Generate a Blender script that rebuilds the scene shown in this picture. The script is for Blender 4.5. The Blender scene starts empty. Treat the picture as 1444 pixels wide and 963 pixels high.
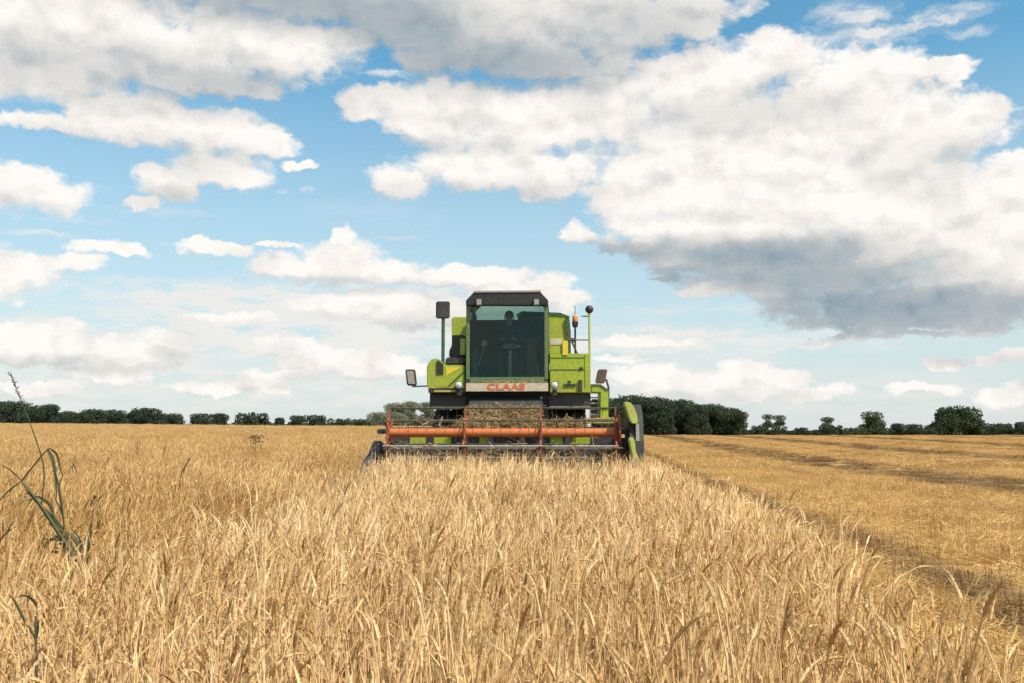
import bpy, bmesh, math, random
import numpy as np
from mathutils import Vector, Matrix, Euler

R = math.radians
scene = bpy.context.scene
COL = scene.collection

# ------------------------------------------------------------------ camera
CAM_Z = 1.15
PITCH = R(5.43)
FPX = 1404.0                       # focal length in pixels of the 1444 px wide photograph
cam_data = bpy.data.cameras.new("camera")
cam = bpy.data.objects.new("camera", cam_data)
COL.objects.link(cam)
cam_data.sensor_width = 36.0
cam_data.lens = 35.0
cam_data.clip_start = 0.05
cam_data.clip_end = 6000
cam.location = (0, 0, CAM_Z)
cam.rotation_euler = (R(90) + PITCH, 0, 0)
scene.camera = cam

# ------------------------------------------------------------------ render settings
scene.render.engine = 'CYCLES'
scene.cycles.use_denoising = True
scene.cycles.max_bounces = 6
scene.cycles.diffuse_bounces = 3
scene.cycles.glossy_bounces = 3
scene.cycles.transparent_max_bounces = 10
scene.cycles.use_adaptive_sampling = True
scene.cycles.adaptive_threshold = 0.02
scene.view_settings.view_transform = 'Standard'
scene.view_settings.look = 'None'
scene.view_settings.gamma = 1.0
scene.view_settings.exposure = 0.15

# ------------------------------------------------------------------ sun
SUN_EL, SUN_AZ = R(52), R(130)    # azimuth from +Y clockwise: high, to the right and a little behind the camera
sun_data = bpy.data.lights.new("sun", 'SUN')
sun = bpy.data.objects.new("sun", sun_data)
COL.objects.link(sun)
sun_data.energy = 5.0
sun_data.angle = R(0.5)
sun_data.color = (1.0, 0.93, 0.82)
sun_dir = Vector((math.sin(SUN_AZ) * math.cos(SUN_EL), math.cos(SUN_AZ) * math.cos(SUN_EL), math.sin(SUN_EL)))
sun.rotation_euler = sun_dir.to_track_quat('Z', 'Y').to_euler()
sun.location = (20, -20, 40)


# ------------------------------------------------------------------ small node-expression helper
class E:
    """a float or vector socket with operators that add math nodes"""
    def __init__(self, tree, sock): self.t, self.s = tree, sock
    def _m(self, op, *a, clamp=False):
        n = self.t.nodes.new('ShaderNodeMath'); n.operation = op; n.use_clamp = clamp
        for i, v in enumerate((self,) + a):
            if isinstance(v, E): self.t.links.new(v.s, n.inputs[i])
            else: n.inputs[i].default_value = v
        return E(self.t, n.outputs[0])
    def __add__(self, o): return self._m('ADD', o)
    def __radd__(self, o): return self._m('ADD', o)
    def __sub__(self, o): return self._m('SUBTRACT', o)
    def __rsub__(self, o):
        return (self * -1.0) + o
    def __mul__(self, o): return self._m('MULTIPLY', o)
    def __rmul__(self, o): return self._m('MULTIPLY', o)
    def __truediv__(self, o): return self._m('DIVIDE', o)
    def max(self, o): return self._m('MAXIMUM', o)
    def min(self, o): return self._m('MINIMUM', o)
    def smax(self, o, d): return self._m('SMOOTH_MAX', o, d)
    def abs(self): return self._m('ABSOLUTE')
    def pow(self, o): return self._m('POWER', o)
    def clamp(self): return self._m('ADD', 0.0, clamp=True)
    def smooth(self, lo, hi, a=0.0, b=1.0, kind='SMOOTHSTEP'):
        n = self.t.nodes.new('ShaderNodeMapRange'); n.interpolation_type = kind
        self.t.links.new(self.s, n.inputs['Value'])
        n.inputs['From Min'].default_value = lo; n.inputs['From Max'].default_value = hi
        n.inputs['To Min'].default_value = a; n.inputs['To Max'].default_value = b
        return E(self.t, n.outputs[0])


def vmath(t, op, *a, out=0):
    n = t.nodes.new('ShaderNodeVectorMath'); n.operation = op
    for i, v in enumerate(a):
        if isinstance(v, E): t.links.new(v.s, n.inputs[i])
        else: n.inputs[i].default_value = v
    return E(t, n.outputs[out])


def noise(t, vec, scale, detail=4, rough=0.55, lac=2.0, dist=0.0, color=False, dims='3D'):
    n = t.nodes.new('ShaderNodeTexNoise'); n.noise_dimensions = dims
    if vec is not None: t.links.new(vec.s, n.inputs['Vector'])
    n.inputs['Scale'].default_value = scale; n.inputs['Detail'].default_value = detail
    n.inputs['Roughness'].default_value = rough; n.inputs['Lacunarity'].default_value = lac
    n.inputs['Distortion'].default_value = dist
    return E(t, n.outputs['Color' if color else 'Fac'])


def voronoi(t, vec, scale, detail=0.0, rough=0.5, smooth=0.6):
    n = t.nodes.new('ShaderNodeTexVoronoi'); n.feature = 'SMOOTH_F1'; n.voronoi_dimensions = '2D'
    n.inputs['Smoothness'].default_value = smooth
    t.links.new(vec.s, n.inputs['Vector']); n.inputs['Scale'].default_value = scale
    n.inputs['Detail'].default_value = detail; n.inputs['Roughness'].default_value = rough
    return E(t, n.outputs['Distance'])


def mixc(t, fac, a, b, mode='MIX'):
    n = t.nodes.new('ShaderNodeMix'); n.data_type = 'RGBA'; n.blend_type = mode
    for sock, v in ((n.inputs[0], fac), (n.inputs[6], a), (n.inputs[7], b)):
        if isinstance(v, E): t.links.new(v.s, sock)
        elif isinstance(v, (int, float)): sock.default_value = v
        else: sock.default_value = (*v[:3], 1.0)
    return E(t, n.outputs[2])


def ramp(t, fac, stops):
    n = t.nodes.new('ShaderNodeValToRGB'); t.links.new(fac.s, n.inputs[0])
    els = n.color_ramp.elements
    els[0].position, els[0].color = stops[0][0], (*stops[0][1], 1)
    els[1].position, els[1].color = stops[-1][0], (*stops[-1][1], 1)
    for p, c in stops[1:-1]:
        e = els.new(p); e.color = (*c, 1)
    return E(t, n.outputs[0])


# ------------------------------------------------------------------ sky and clouds (world)
def pix_dir(px, py):
    xc, yc = (px - 722.0) / FPX, (481.5 - py) / FPX
    c, s = math.cos(PITCH), math.sin(PITCH)
    d = Vector((xc, c - s * yc, s + c * yc)); d.normalize()
    return d


def sky_pt(px, py):
    """bearing and elevation of a sky direction, in degrees"""
    d = pix_dir(px, py)
    return math.degrees(math.atan2(d.x, d.y)), math.degrees(math.asin(d.z))


DEG = math.degrees(1 / FPX)
# cumulus lobes: bearing / elevation of the centre and half sizes
LOBES = [  # upper left bank
    (120, 40, 250, 70), (330, 62, 190, 52), (40, 100, 130, 36), (420, 68, 105, 42), (250, 108, 140, 26), (330, 122, 60, 14), (500, 60, 40, 22),
    # grey banks along the top
    (420, -8, 170, 36), (300, -30, 200, 40), (570, 18, 90, 50),
    (700, 40, 170, 66), (620, 66, 80, 42), (820, 36, 170, 58), (960, 18, 105, 38), (760, 88, 110, 25),
    # broken cloud left of centre
    (60, 172, 62, 16), (140, 162, 55, 30), (215, 172, 85, 38), (300, 185, 78, 34), (370, 195, 45, 26), (310, 235, 66, 28),
    (235, 262, 46, 26), (200, 290, 28, 12), (340, 255, 40, 20), (415, 232, 26, 9),
    (15, 268, 80, 34), (-30, 262, 60, 40),
    # small ones at the left
    (30, 378, 52, 26), (-10, 395, 50, 25), (80, 365, 55, 16), (130, 345, 36, 11), (165, 352, 34, 8),
    (300, 350, 60, 11), (400, 378, 62, 22), (480, 368, 66, 34), (545, 386, 66, 22), (486, 338, 22, 18), (390, 345, 30, 6),
    (600, 396, 80, 14), (700, 394, 110, 18), (480, 432, 75, 20), (570, 440, 110, 26), (740, 420, 90, 25), (800, 416, 36, 12),
    (50, 475, 66, 30), (15, 492, 60, 22), (120, 500, 56, 22), (200, 495, 66, 24), (235, 478, 36, 14), (150, 528, 66, 12), (95, 458, 28, 12),
    (400, 488, 60, 12), (480, 510, 90, 22), (545, 520, 70, 22), (400, 528, 70, 10),
    # middle cloud
    (540, 145, 66, 26), (640, 160, 108, 52), (760, 170, 110, 58), (690, 238, 140, 36), (565, 258, 56, 26), (790, 250, 90, 36), (850, 150, 85, 64), (870, 95, 40, 18),
    # big cloud on the right
    (1000, 108, 120, 48), (1090, 82, 85, 32), (1200, 108, 105, 42), (1310, 98, 66, 14), (1352, 106, 28, 15), (1000, 200, 165, 110),
    (1150, 220, 200, 110), (1320, 185, 92, 58), (1385, 150, 34, 26), (905, 270, 85, 75), (1050, 305, 200, 80), (1250, 310, 200, 110),
    (1400, 310, 120, 80), (1430, 225, 36, 16), (815, 330, 28, 20), (1420, 400, 180, 62), (1150, 385, 170, 36), (1320, 430, 170, 34),
    (1000, 366, 120, 24), (1080, 396, 130, 30), (1250, 432, 180, 30), (900, 347, 70, 16), (945, 392, 34, 6),
    # low clouds on the right
    (330, 450, 60, 12), (690, 470, 70, 14), (330, 545, 90, 10), (60, 545, 60, 10), (1300, 545, 50, 9), (880, 505, 50, 8), (1080, 532, 66, 26), (1000, 548, 110, 20), (920, 532, 80, 20), (1150, 552, 60, 12), (930, 478, 80, 9),
    (1245, 468, 50, 12), (1190, 482, 50, 6), (1340, 466, 80, 6), (1420, 505, 46, 10), (1420, 562, 45, 16), (1340, 508, 34, 10), (1020, 412, 66, 11)]
# greyer bases: bearing / elevation, half sizes, strength
BASES = [(430, 4, 200, 36, .50), (300, -30, 240, 40, .30), (620, 90, 120, 40, .22), (200, 112, 260, 36, .36), (340, 122, 90, 18, .20), (740, 66, 210, 52, .34), (770, 98, 110, 26, .34),
         (580, 62, 60, 40, .25), (960, 22, 120, 40, .24), (240, 218, 90, 22, .24), (262, 286, 66, 16, .26), (60, 186, 60, 10, .10),
         (30, 294, 90, 10, .12), (500, 404, 120, 10, .26), (620, 458, 200, 14, .14), (80, 512, 120, 9, .14), (275, 500, 46, 30, .16),
         (640, 207, 110, 12, .20), (700, 276, 170, 18, .22), (1050, 160, 140, 24, .24), (1310, 235, 66, 36, .14), (880, 200, 40, 20, .08),
         (960, 356, 210, 20, .40), (1110, 380, 170, 32, .40), (1340, 446, 300, 28, .62), (1180, 425, 170, 36, .26), (1090, 372, 90, 26, .2), (850, 358, 70, 14, .40), (1240, 400, 130, 30, .22),
         (945, 392, 44, 12, .5), (330, 460, 80, 8, .14), (60, 520, 120, 10, .12), (560, 462, 120, 8, .12), (480, 540, 160, 8, .12), (1050, 560, 160, 9, .12), (200, 522, 90, 7, .14), (1330, 500, 30, 14, .35), (1420, 512, 66, 12, .22)]
# thin veils and wisps: bearing / elevation, half sizes, opacity
VEILS = [(1200, 28, 70, 34, .75), (1280, 40, 80, 18, .65), (1340, 18, 70, 12, .6), (1130, 60, 60, 12, .3), (1370, 45, 40, 10, .4), (545, 105, 45, 7, .6),
         (60, 140, 120, 8, .4), (100, 405, 180, 18, .45), (60, 330, 60, 5, .5), (190, 400, 110, 12, .4), (330, 425, 190, 26, .55), (480, 470, 220, 40, .7),
         (560, 335, 50, 4, .4), (130, 265, 22, 8, .5), (435, 270, 10, 8, .5), (400, 270, 8, 5, .5), (820, 480, 260, 26, .5), (700, 545, 500, 40, .6), (480, 450, 320, 70, .9), (150, 480, 280, 60, .7), (900, 500, 240, 50, .6), (640, 440, 220, 40, .5), (980, 440, 150, 14, .3), (230, 300, 90, 7, .2), (110, 310, 60, 5, .3),
         (160, 555, 400, 50, .5), (1250, 560, 300, 50, .4), (1150, 475, 250, 25, .4), (520, 300, 140, 30, .10)]


def lobe_value(t, P, x, y, rx, ry):
    a, e = sky_pt(x, y)
    sx, sy = 1 / (rx * DEG), 1 / (ry * DEG)
    q = vmath(t, 'MULTIPLY_ADD', P, (sx, sy, 0), (-a * sx, -e * sy, 0))
    return vmath(t, 'DOT_PRODUCT', q, q, out=1)


def field_group():
    """cloud thickness over bearing/elevation: lobes, broken up by noise"""
    t = bpy.data.node_groups.new("cloud_field", 'ShaderNodeTree')
    t.interface.new_socket("P", in_out='INPUT', socket_type='NodeSocketVector')
    t.interface.new_socket("F", in_out='OUTPUT', socket_type='NodeSocketFloat')
    t.interface.new_socket("S", in_out='OUTPUT', socket_type='NodeSocketFloat')
    gi, go = t.nodes.new('NodeGroupInput'), t.nodes.new('NodeGroupOutput')
    P0 = E(t, gi.outputs[0])
    Q = vmath(t, 'MULTIPLY', P0, (0.75, 1.1, 1.0))
    w1 = noise(t, Q, 0.33, 2, 0.5, color=True, dims='2D')
    w2 = noise(t, Q, 1.5, 3, 0.6, color=True, dims='2D')
    d1 = vmath(t, 'MULTIPLY_ADD', w1, (2.2, 1.3, 0), (-1.1, -0.65, 0))
    d2 = vmath(t, 'MULTIPLY_ADD', w2, (0.9, 0.7, 0), (-0.45, -0.35, 0))
    P = vmath(t, 'ADD', vmath(t, 'ADD', P0, d1), d2)
    f = None
    for l in LOBES:
        v = lobe_value(t, P, *l)
        f = v if f is None else f._m('SMOOTH_MIN', v, 0.35)
    f = 1.0 - f
    f = f.max(-1.5).min(0.9)
    Qw = vmath(t, 'ADD', Q, d2)
    vo = voronoi(t, Qw, 0.62, 4.0, 0.6, 0.6)
    fb = noise(t, Q, 0.5, 8, 0.6, dims='2D')
    crisp = f + (0.45 - vo) * 0.62 + (fb - 0.5) * 0.95 + 0.46
    vl = voronoi(t, Qw, 0.62, 1.0, 0.5, 1.0)
    fl = noise(t, Q, 0.5, 3, 0.5, dims='2D')
    soft = f.min(0.7) * 0.8 + (0.42 - vl) * 0.9 + (fl - 0.5) * 0.95
    t.links.new(crisp.s, go.inputs[0])
    t.links.new(soft.s, go.inputs[1])
    return t


world = bpy.data.worlds.new("World")
scene.world = world
world.use_nodes = True
wt = world.node_tree
wt.nodes.clear()
wout = wt.nodes.new('ShaderNodeOutputWorld')
SKY_STRENGTH = 0.12
tc = wt.nodes.new('ShaderNodeTexCoord')
D = vmath(wt, 'NORMALIZE', E(wt, tc.outputs['Generated']))
sep = wt.nodes.new('ShaderNodeSeparateXYZ'); wt.links.new(D.s, sep.inputs[0])
dx, dy, dz = (E(wt, sep.outputs[i]) for i in range(3))
az = dx._m('ARCTAN2', dy) * math.degrees(1)
el = dz._m('ARCSINE') * math.degrees(1)
cmb = wt.nodes.new('ShaderNodeCombineXYZ')
wt.links.new(az.s, cmb.inputs[0]); wt.links.new(el.s, cmb.inputs[1])
P = E(wt, cmb.outputs[0])

nish = wt.nodes.new('ShaderNodeTexSky')
nish.sky_type = 'NISHITA'; nish.sun_disc = False
nish.sun_elevation = SUN_EL; nish.sun_rotation = SUN_AZ
nish.air_density = 1.0; nish.dust_density = 0.6; nish.ozone_density = 1.0
SKY_TINT = (0.70, 1.25, 1.24)
sky_c = mixc(wt, 1.0, E(wt, nish.outputs[0]), SKY_TINT, 'MULTIPLY')
K = 1.0 / SKY_STRENGTH


def kc(r, g, b): return (r * K * 0.92, g * K * 0.92, b * K * 0.92)


field = field_group()


def use_field(vec):
    g = wt.nodes.new('ShaderNodeGroup'); g.node_tree = field
    wt.links.new(vec.s, g.inputs[0])
    return E(wt, g.outputs[0]), E(wt, g.outputs[1])


F0, S0 = use_field(P)
_, S1 = use_field(vmath(wt, 'ADD', P, (0.25, 0.75, 0)))
relief = (S0 - S1)
alpha = F0.smooth(-0.05, 0.72)
dark = None
wob = noise(wt, P, 0.8, 4, 0.6, color=True, dims='2D')
Pd = vmath(wt, 'ADD', P, vmath(wt, 'MULTIPLY_ADD', wob, (1.6, 0.8, 0), (-0.8, -0.4, 0)))
for (x, y, rx, ry, s) in BASES:
    v = (1.0 - lobe_value(wt, Pd, x, y, rx * 1.5, ry * 1.55)).max(0.0) * s
    dark = v if dark is None else dark + v
detail = noise(wt, P, 0.35, 4, 0.55, dims='2D')
fine = noise(wt, P, 2.2, 4, 0.6, dims='2D')
shade = 0.97 + relief.min(0.12) * 0.22 - dark * 0.72 - (0.52 - detail).max(0.0) * 0.45 - (0.5 - fine).max(0.0) * 0.12
shade = shade.smooth(0.2, 1.02, 0, 1, 'LINEAR')
cloud_c = ramp(wt, shade, [(0.0, kc(0.27, 0.36, 0.43)), (0.4, kc(0.47, 0.51, 0.53)), (0.72, kc(0.76, 0.745, 0.72)), (0.9, kc(0.93, 0.89, 0.845)), (1.0, kc(1.02, 0.985, 0.94))])
veil = None
Pv = vmath(wt, 'ADD', P, vmath(wt, 'MULTIPLY_ADD', wob, (2.0, 0.8, 0), (-1.0, -0.4, 0)))
streak = noise(wt, vmath(wt, 'MULTIPLY', Pv, (0.35, 1.6, 1.0)), 0.9, 6, 0.6, dims='2D')
for (x, y, rx, ry, s) in VEILS:
    v = (1.0 - lobe_value(wt, Pv, x, y, rx, ry)).max(0.0) * s
    veil = v if veil is None else veil + v
veil = (veil * 0.85 * streak.smooth(0.25, 0.7)) * 1.6
haze_low = el.smooth(0.0, 21.0, 0.97, 0.0, 'LINEAR')
base = mixc(wt, haze_low, sky_c, kc(0.70, 0.725, 0.735))
base = mixc(wt, veil.min(0.9), base, kc(0.86, 0.84, 0.81))
front = mixc(wt, alpha, base, cloud_c)

# the rest of the sky: scattered cloud of the same kind
gq = vmath(wt, 'MULTIPLY', D, (1.0, 1.0, 2.2))
gen = noise(wt, gq, 2.6, 5, 0.55)
gcol = mixc(wt, gen.smooth(0.55, 0.8), kc(0.95, 0.92, 0.88), kc(0.55, 0.58, 0.61))
rest = mixc(wt, gen.smooth(0.44, 0.56), sky_c, gcol)
rest = mixc(wt, el.smooth(-3.0, -0.5, 1.0, 0.0), rest, kc(0.22, 0.17, 0.10))

bg_front = wt.nodes.new('ShaderNodeBackground'); bg_front.inputs[1].default_value = SKY_STRENGTH
bg_rest = wt.nodes.new('ShaderNodeBackground'); bg_rest.inputs[1].default_value = SKY_STRENGTH
wt.links.new(front.s, bg_front.inputs[0]); wt.links.new(rest.s, bg_rest.inputs[0])
sector = az.abs().smooth(31.0, 40.0, 1.0, 0.0) * el.smooth(25.5, 33.0, 1.0, 0.0) * el.smooth(-3.0, -0.5, 0.0, 1.0)
ms = wt.nodes.new('ShaderNodeMixShader')
wt.links.new(sector.s, ms.inputs[0]); wt.links.new(bg_rest.outputs[0], ms.inputs[1]); wt.links.new(bg_front.outputs[0], ms.inputs[2])
wt.links.new(ms.outputs[0], wout.inputs[0])
world.cycles.sampling_method = 'NONE'


# ------------------------------------------------------------------ materials
def mat(name):
    m = bpy.data.materials.new(name); m.use_nodes = True
    t = m.node_tree; t.nodes.clear()
    out = t.nodes.new('ShaderNodeOutputMaterial')
    b = t.nodes.new('ShaderNodeBsdfPrincipled')
    t.links.new(b.outputs[0], out.inputs[0])
    return m, t, b, out


def obj_coord(t):
    return E(t, t.nodes.new('ShaderNodeTexCoord').outputs['Object'])


def paint(name, col, rough=0.4, dirt=0.35, dirt_col=(0.30, 0.22, 0.12), metallic=0.0, scale=2.5, spec=0.5):
    m, t, b, _ = mat(name)
    c = obj_coord(t)
    n = noise(t, c, scale, 6, 0.65)
    n2 = noise(t, c, scale * 9, 4, 0.6)
    st = noise(t, vmath(t, 'MULTIPLY', c, (14.0, 14.0, 0.9)), 1.0, 4, 0.6)        # run marks
    k = (n * 0.5 + n2 * 0.2 + st * 0.3).smooth(0.40, 0.68, 0.0, dirt)
    var = mixc(t, n2.smooth(0.3, 0.7), [v * 0.8 for v in col], [min(1, v * 1.15) for v in col])
    t.links.new(mixc(t, k, var, dirt_col).s, b.inputs['Base Color'])
    t.links.new((k * 0.6 + rough).clamp().s, b.inputs['Roughness'])
    b.inputs['Metallic'].default_value = metallic
    b.inputs['Specular IOR Level'].default_value = spec
    return m


M = {}
M['green'] = paint('lime_green_paint', (0.32, 0.41, 0.02), 0.48, 0.42)
M['pale_green'] = paint('faded_green_paint', (0.40, 0.46, 0.09), 0.5, 0.4)
M['dark_green'] = paint('dark_green_paint', (0.035, 0.085, 0.035), 0.4, 0.15)
M['frame_green'] = paint('cab_frame_paint', (0.095, 0.17, 0.07), 0.4, 0.3)
M['black'] = paint('black_paint', (0.018, 0.019, 0.022), 0.5, 0.08)
M['charcoal'] = paint('charcoal_steel', (0.030, 0.032, 0.038), 0.6, 0.15)
M['rubber'] = paint('tyre_rubber', (0.024, 0.024, 0.026), 0.8, 0.2)
M['orange'] = paint('orange_red_paint', (0.56, 0.155, 0.04), 0.5, 0.5, (0.30, 0.13, 0.06), 0.0, 4.0)
M['rust'] = paint('rusty_orange_paint', (0.34, 0.09, 0.045), 0.65, 0.75, (0.16, 0.085, 0.05), 0.0, 5.0)
M['red'] = paint('worn_red_paint', (0.30, 0.06, 0.035), 0.55, 0.5, (0.22, 0.12, 0.07))
M['cream'] = paint('cream_panel_paint', (0.56, 0.48, 0.36), 0.5, 0.3)
M['letter'] = paint('orange_lettering', (0.62, 0.15, 0.05), 0.5, 0.1)
M['steel'] = paint('worn_steel', (0.30, 0.27, 0.24), 0.45, 0.5, (0.20, 0.13, 0.07), 0.6)
M['grey'] = paint('grey_paint', (0.33, 0.32, 0.30), 0.5, 0.4)
M['yellow'] = paint('yellow_paint', (0.72, 0.55, 0.03), 0.45, 0.2)
M['straw_mass'] = paint('straw_mass', (0.46, 0.30, 0.13), 0.9, 0.5, (0.22, 0.14, 0.06), 0.0, 12.0)
M['brown_plastic'] = paint('brown_mirror_back', (0.10, 0.062, 0.045), 0.5, 0.3)
M['cloth'] = paint('dark_work_clothes', (0.035, 0.035, 0.042), 0.9, 0.1)
M['skin'] = paint('skin', (0.42, 0.22, 0.15), 0.55, 0.05)
M['hair'] = paint('dark_hair', (0.02, 0.016, 0.012), 0.6, 0.0)
M['seat'] = paint('seat_fabric', (0.03, 0.03, 0.032), 0.9, 0.1)


def glass_mat(name, tint, gloss=0.06):
    m, t, b, out = mat(name)
    t.nodes.remove(b)
    tr = t.nodes.new('ShaderNodeBsdfTransparent'); tr.inputs[0].default_value = (*tint, 1)
    gl = t.nodes.new('ShaderNodeBsdfGlossy'); gl.inputs['Roughness'].default_value = 0.03
    fr = t.nodes.new('ShaderNodeFresnel'); fr.inputs[0].default_value = 1.36
    mx = t.nodes.new('ShaderNodeMixShader')
    t.links.new(fr.outputs[0], mx.inputs[0]); t.links.new(tr.outputs[0], mx.inputs[1]); t.links.new(gl.outputs[0], mx.inputs[2])
    t.links.new(mx.outputs[0], out.inputs[0])
    return m


M['glass'] = glass_mat('tinted_windshield', (0.74, 0.80, 0.77))
M['clear_glass'] = glass_mat('rear_cab_glass', (0.60, 0.74, 0.71))
M['bat'] = paint('weathered_bat_wood', (0.075, 0.068, 0.045), 0.8, 0.5, (0.10, 0.08, 0.05))
m, t, b, _ = mat('mirror_glass'); b.inputs['Metallic'].default_value = 1; b.inputs['Roughness'].default_value = 0.08
b.inputs['Base Color'].default_value = (0.75, 0.75, 0.75, 1); M['mirror'] = m
m, t, b, _ = mat('lamp_lens'); b.inputs['Base Color'].default_value = (0.80, 0.80, 0.77, 1); b.inputs['Roughness'].default_value = 0.12; M['lens'] = m; b.inputs['Base Color'].default_value = (0.55, 0.55, 0.53, 1)
m, t, b, _ = mat('amber_lens'); b.inputs['Base Color'].default_value = (0.75, 0.20, 0.03, 1); b.inputs['Roughness'].default_value = 0.2; M['amber'] = m


def plant_mat(name, attr='tint', a=(0.90, 0.72, 0.46), b_=(0.72, 0.495, 0.235), c_=(0.36, 0.20, 0.08), trans=0.2, rough=0.6, inst=0.25, where=None):
    """dry or green plant tissue: per-stalk colour, a little light passing through"""
    m, t, b, out = mat(name)
    at = t.nodes.new('ShaderNodeAttribute'); at.attribute_name = attr
    oi = t.nodes.new('ShaderNodeObjectInfo')
    v = E(t, at.outputs['Fac']) + (E(t, oi.outputs['Random']) - 0.5) * inst
    col = ramp(t, v, [(0.0, a), (0.55, b_), (1.0, c_)])
    if where:
        pos = E(t, t.nodes.new('ShaderNodeNewGeometry').outputs['Position'])
        sp = t.nodes.new('ShaderNodeSeparateXYZ'); t.links.new(pos.s, sp.inputs[0])
        col = where(t, pos, E(t, sp.outputs[0]), E(t, sp.outputs[1]), col)
    t.links.new(col.s, b.inputs['Base Color'])
    b.inputs['Roughness'].default_value = rough
    b.inputs['Specular IOR Level'].default_value = 0.25
    tl = t.nodes.new('ShaderNodeBsdfTranslucent'); t.links.new(col.s, tl.inputs[0])
    mx = t.nodes.new('ShaderNodeMixShader'); mx.inputs[0].default_value = trans
    t.links.new(b.outputs[0], mx.inputs[1]); t.links.new(tl.outputs[0], mx.inputs[2]); t.links.new(mx.outputs[0], out.inputs[0])
    return m


HEAD = 0.08                                    # the drills run slightly to the right of the view
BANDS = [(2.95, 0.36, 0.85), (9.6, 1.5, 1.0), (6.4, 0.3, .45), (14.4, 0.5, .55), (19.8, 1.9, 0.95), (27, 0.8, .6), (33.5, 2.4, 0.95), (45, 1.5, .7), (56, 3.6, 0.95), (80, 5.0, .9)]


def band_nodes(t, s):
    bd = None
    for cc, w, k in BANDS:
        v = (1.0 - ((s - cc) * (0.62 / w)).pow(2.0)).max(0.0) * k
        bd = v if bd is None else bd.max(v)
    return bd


def wheat_where(t, pos, x, y, col):
    """the strip being cut is bleached paler than the rest of the field"""
    n = noise(t, pos, 0.35, 3, 0.6)
    off = (x + y * 0.062 + 1.58 + (n - 0.5) * 0.5).smooth(-0.3, 0.1, 1.0, 0.0)
    col = mixc(t, 1.0, col, mixc(t, off, (1.08, 1.07, 1.06), (0.92, 0.83, 0.67)), 'MULTIPLY')
    return mixc(t, 1.0, col, mixc(t, n.smooth(0.35, 0.68), (1.05, 1.04, 1.02), (0.86, 0.80, 0.68)), 'MULTIPLY')


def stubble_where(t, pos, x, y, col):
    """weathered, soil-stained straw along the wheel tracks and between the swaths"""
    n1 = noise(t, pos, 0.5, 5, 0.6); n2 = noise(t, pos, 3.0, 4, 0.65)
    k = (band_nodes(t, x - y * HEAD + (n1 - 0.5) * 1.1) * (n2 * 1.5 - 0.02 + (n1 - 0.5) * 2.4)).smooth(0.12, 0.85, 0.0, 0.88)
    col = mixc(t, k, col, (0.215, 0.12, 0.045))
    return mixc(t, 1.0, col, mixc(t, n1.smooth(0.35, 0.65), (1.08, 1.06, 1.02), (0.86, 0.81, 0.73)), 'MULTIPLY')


M['wheat'] = plant_mat('ripe_straw', where=wheat_where)
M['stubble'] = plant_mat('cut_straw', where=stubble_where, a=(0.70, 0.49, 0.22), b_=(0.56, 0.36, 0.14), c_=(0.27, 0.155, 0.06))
M['dull_straw'] = plant_mat('dusty_straw', a=(0.46, 0.32, 0.16), b_=(0.34, 0.22, 0.10), c_=(0.15, 0.09, 0.04))
M['weed'] = plant_mat('green_weed', a=(0.22, 0.21, 0.10), b_=(0.095, 0.105, 0.05), c_=(0.05, 0.05, 0.03), trans=0.2)
M['weed_dry'] = plant_mat('dried_weed', a=(0.20, 0.15, 0.08), b_=(0.10, 0.075, 0.045), c_=(0.05, 0.038, 0.028), trans=0.15)
M['bark'] = paint('tree_bark', (0.10, 0.085, 0.065), 0.9, 0.3, (0.06, 0.06, 0.04))
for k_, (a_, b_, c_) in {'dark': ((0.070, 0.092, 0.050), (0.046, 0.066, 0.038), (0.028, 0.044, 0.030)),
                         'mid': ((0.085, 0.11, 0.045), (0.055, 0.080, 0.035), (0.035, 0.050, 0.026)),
                         'pale': ((0.26, 0.27, 0.18), (0.20, 0.215, 0.14), (0.15, 0.165, 0.11))}.items():  # pale set: dust haze over the far trees put into the leaf colour
    M['leaf_' + k_] = plant_mat('foliage_' + k_, a=a_, b_=b_, c_=c_, trans=0.25, rough=0.7, inst=0.3)


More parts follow.
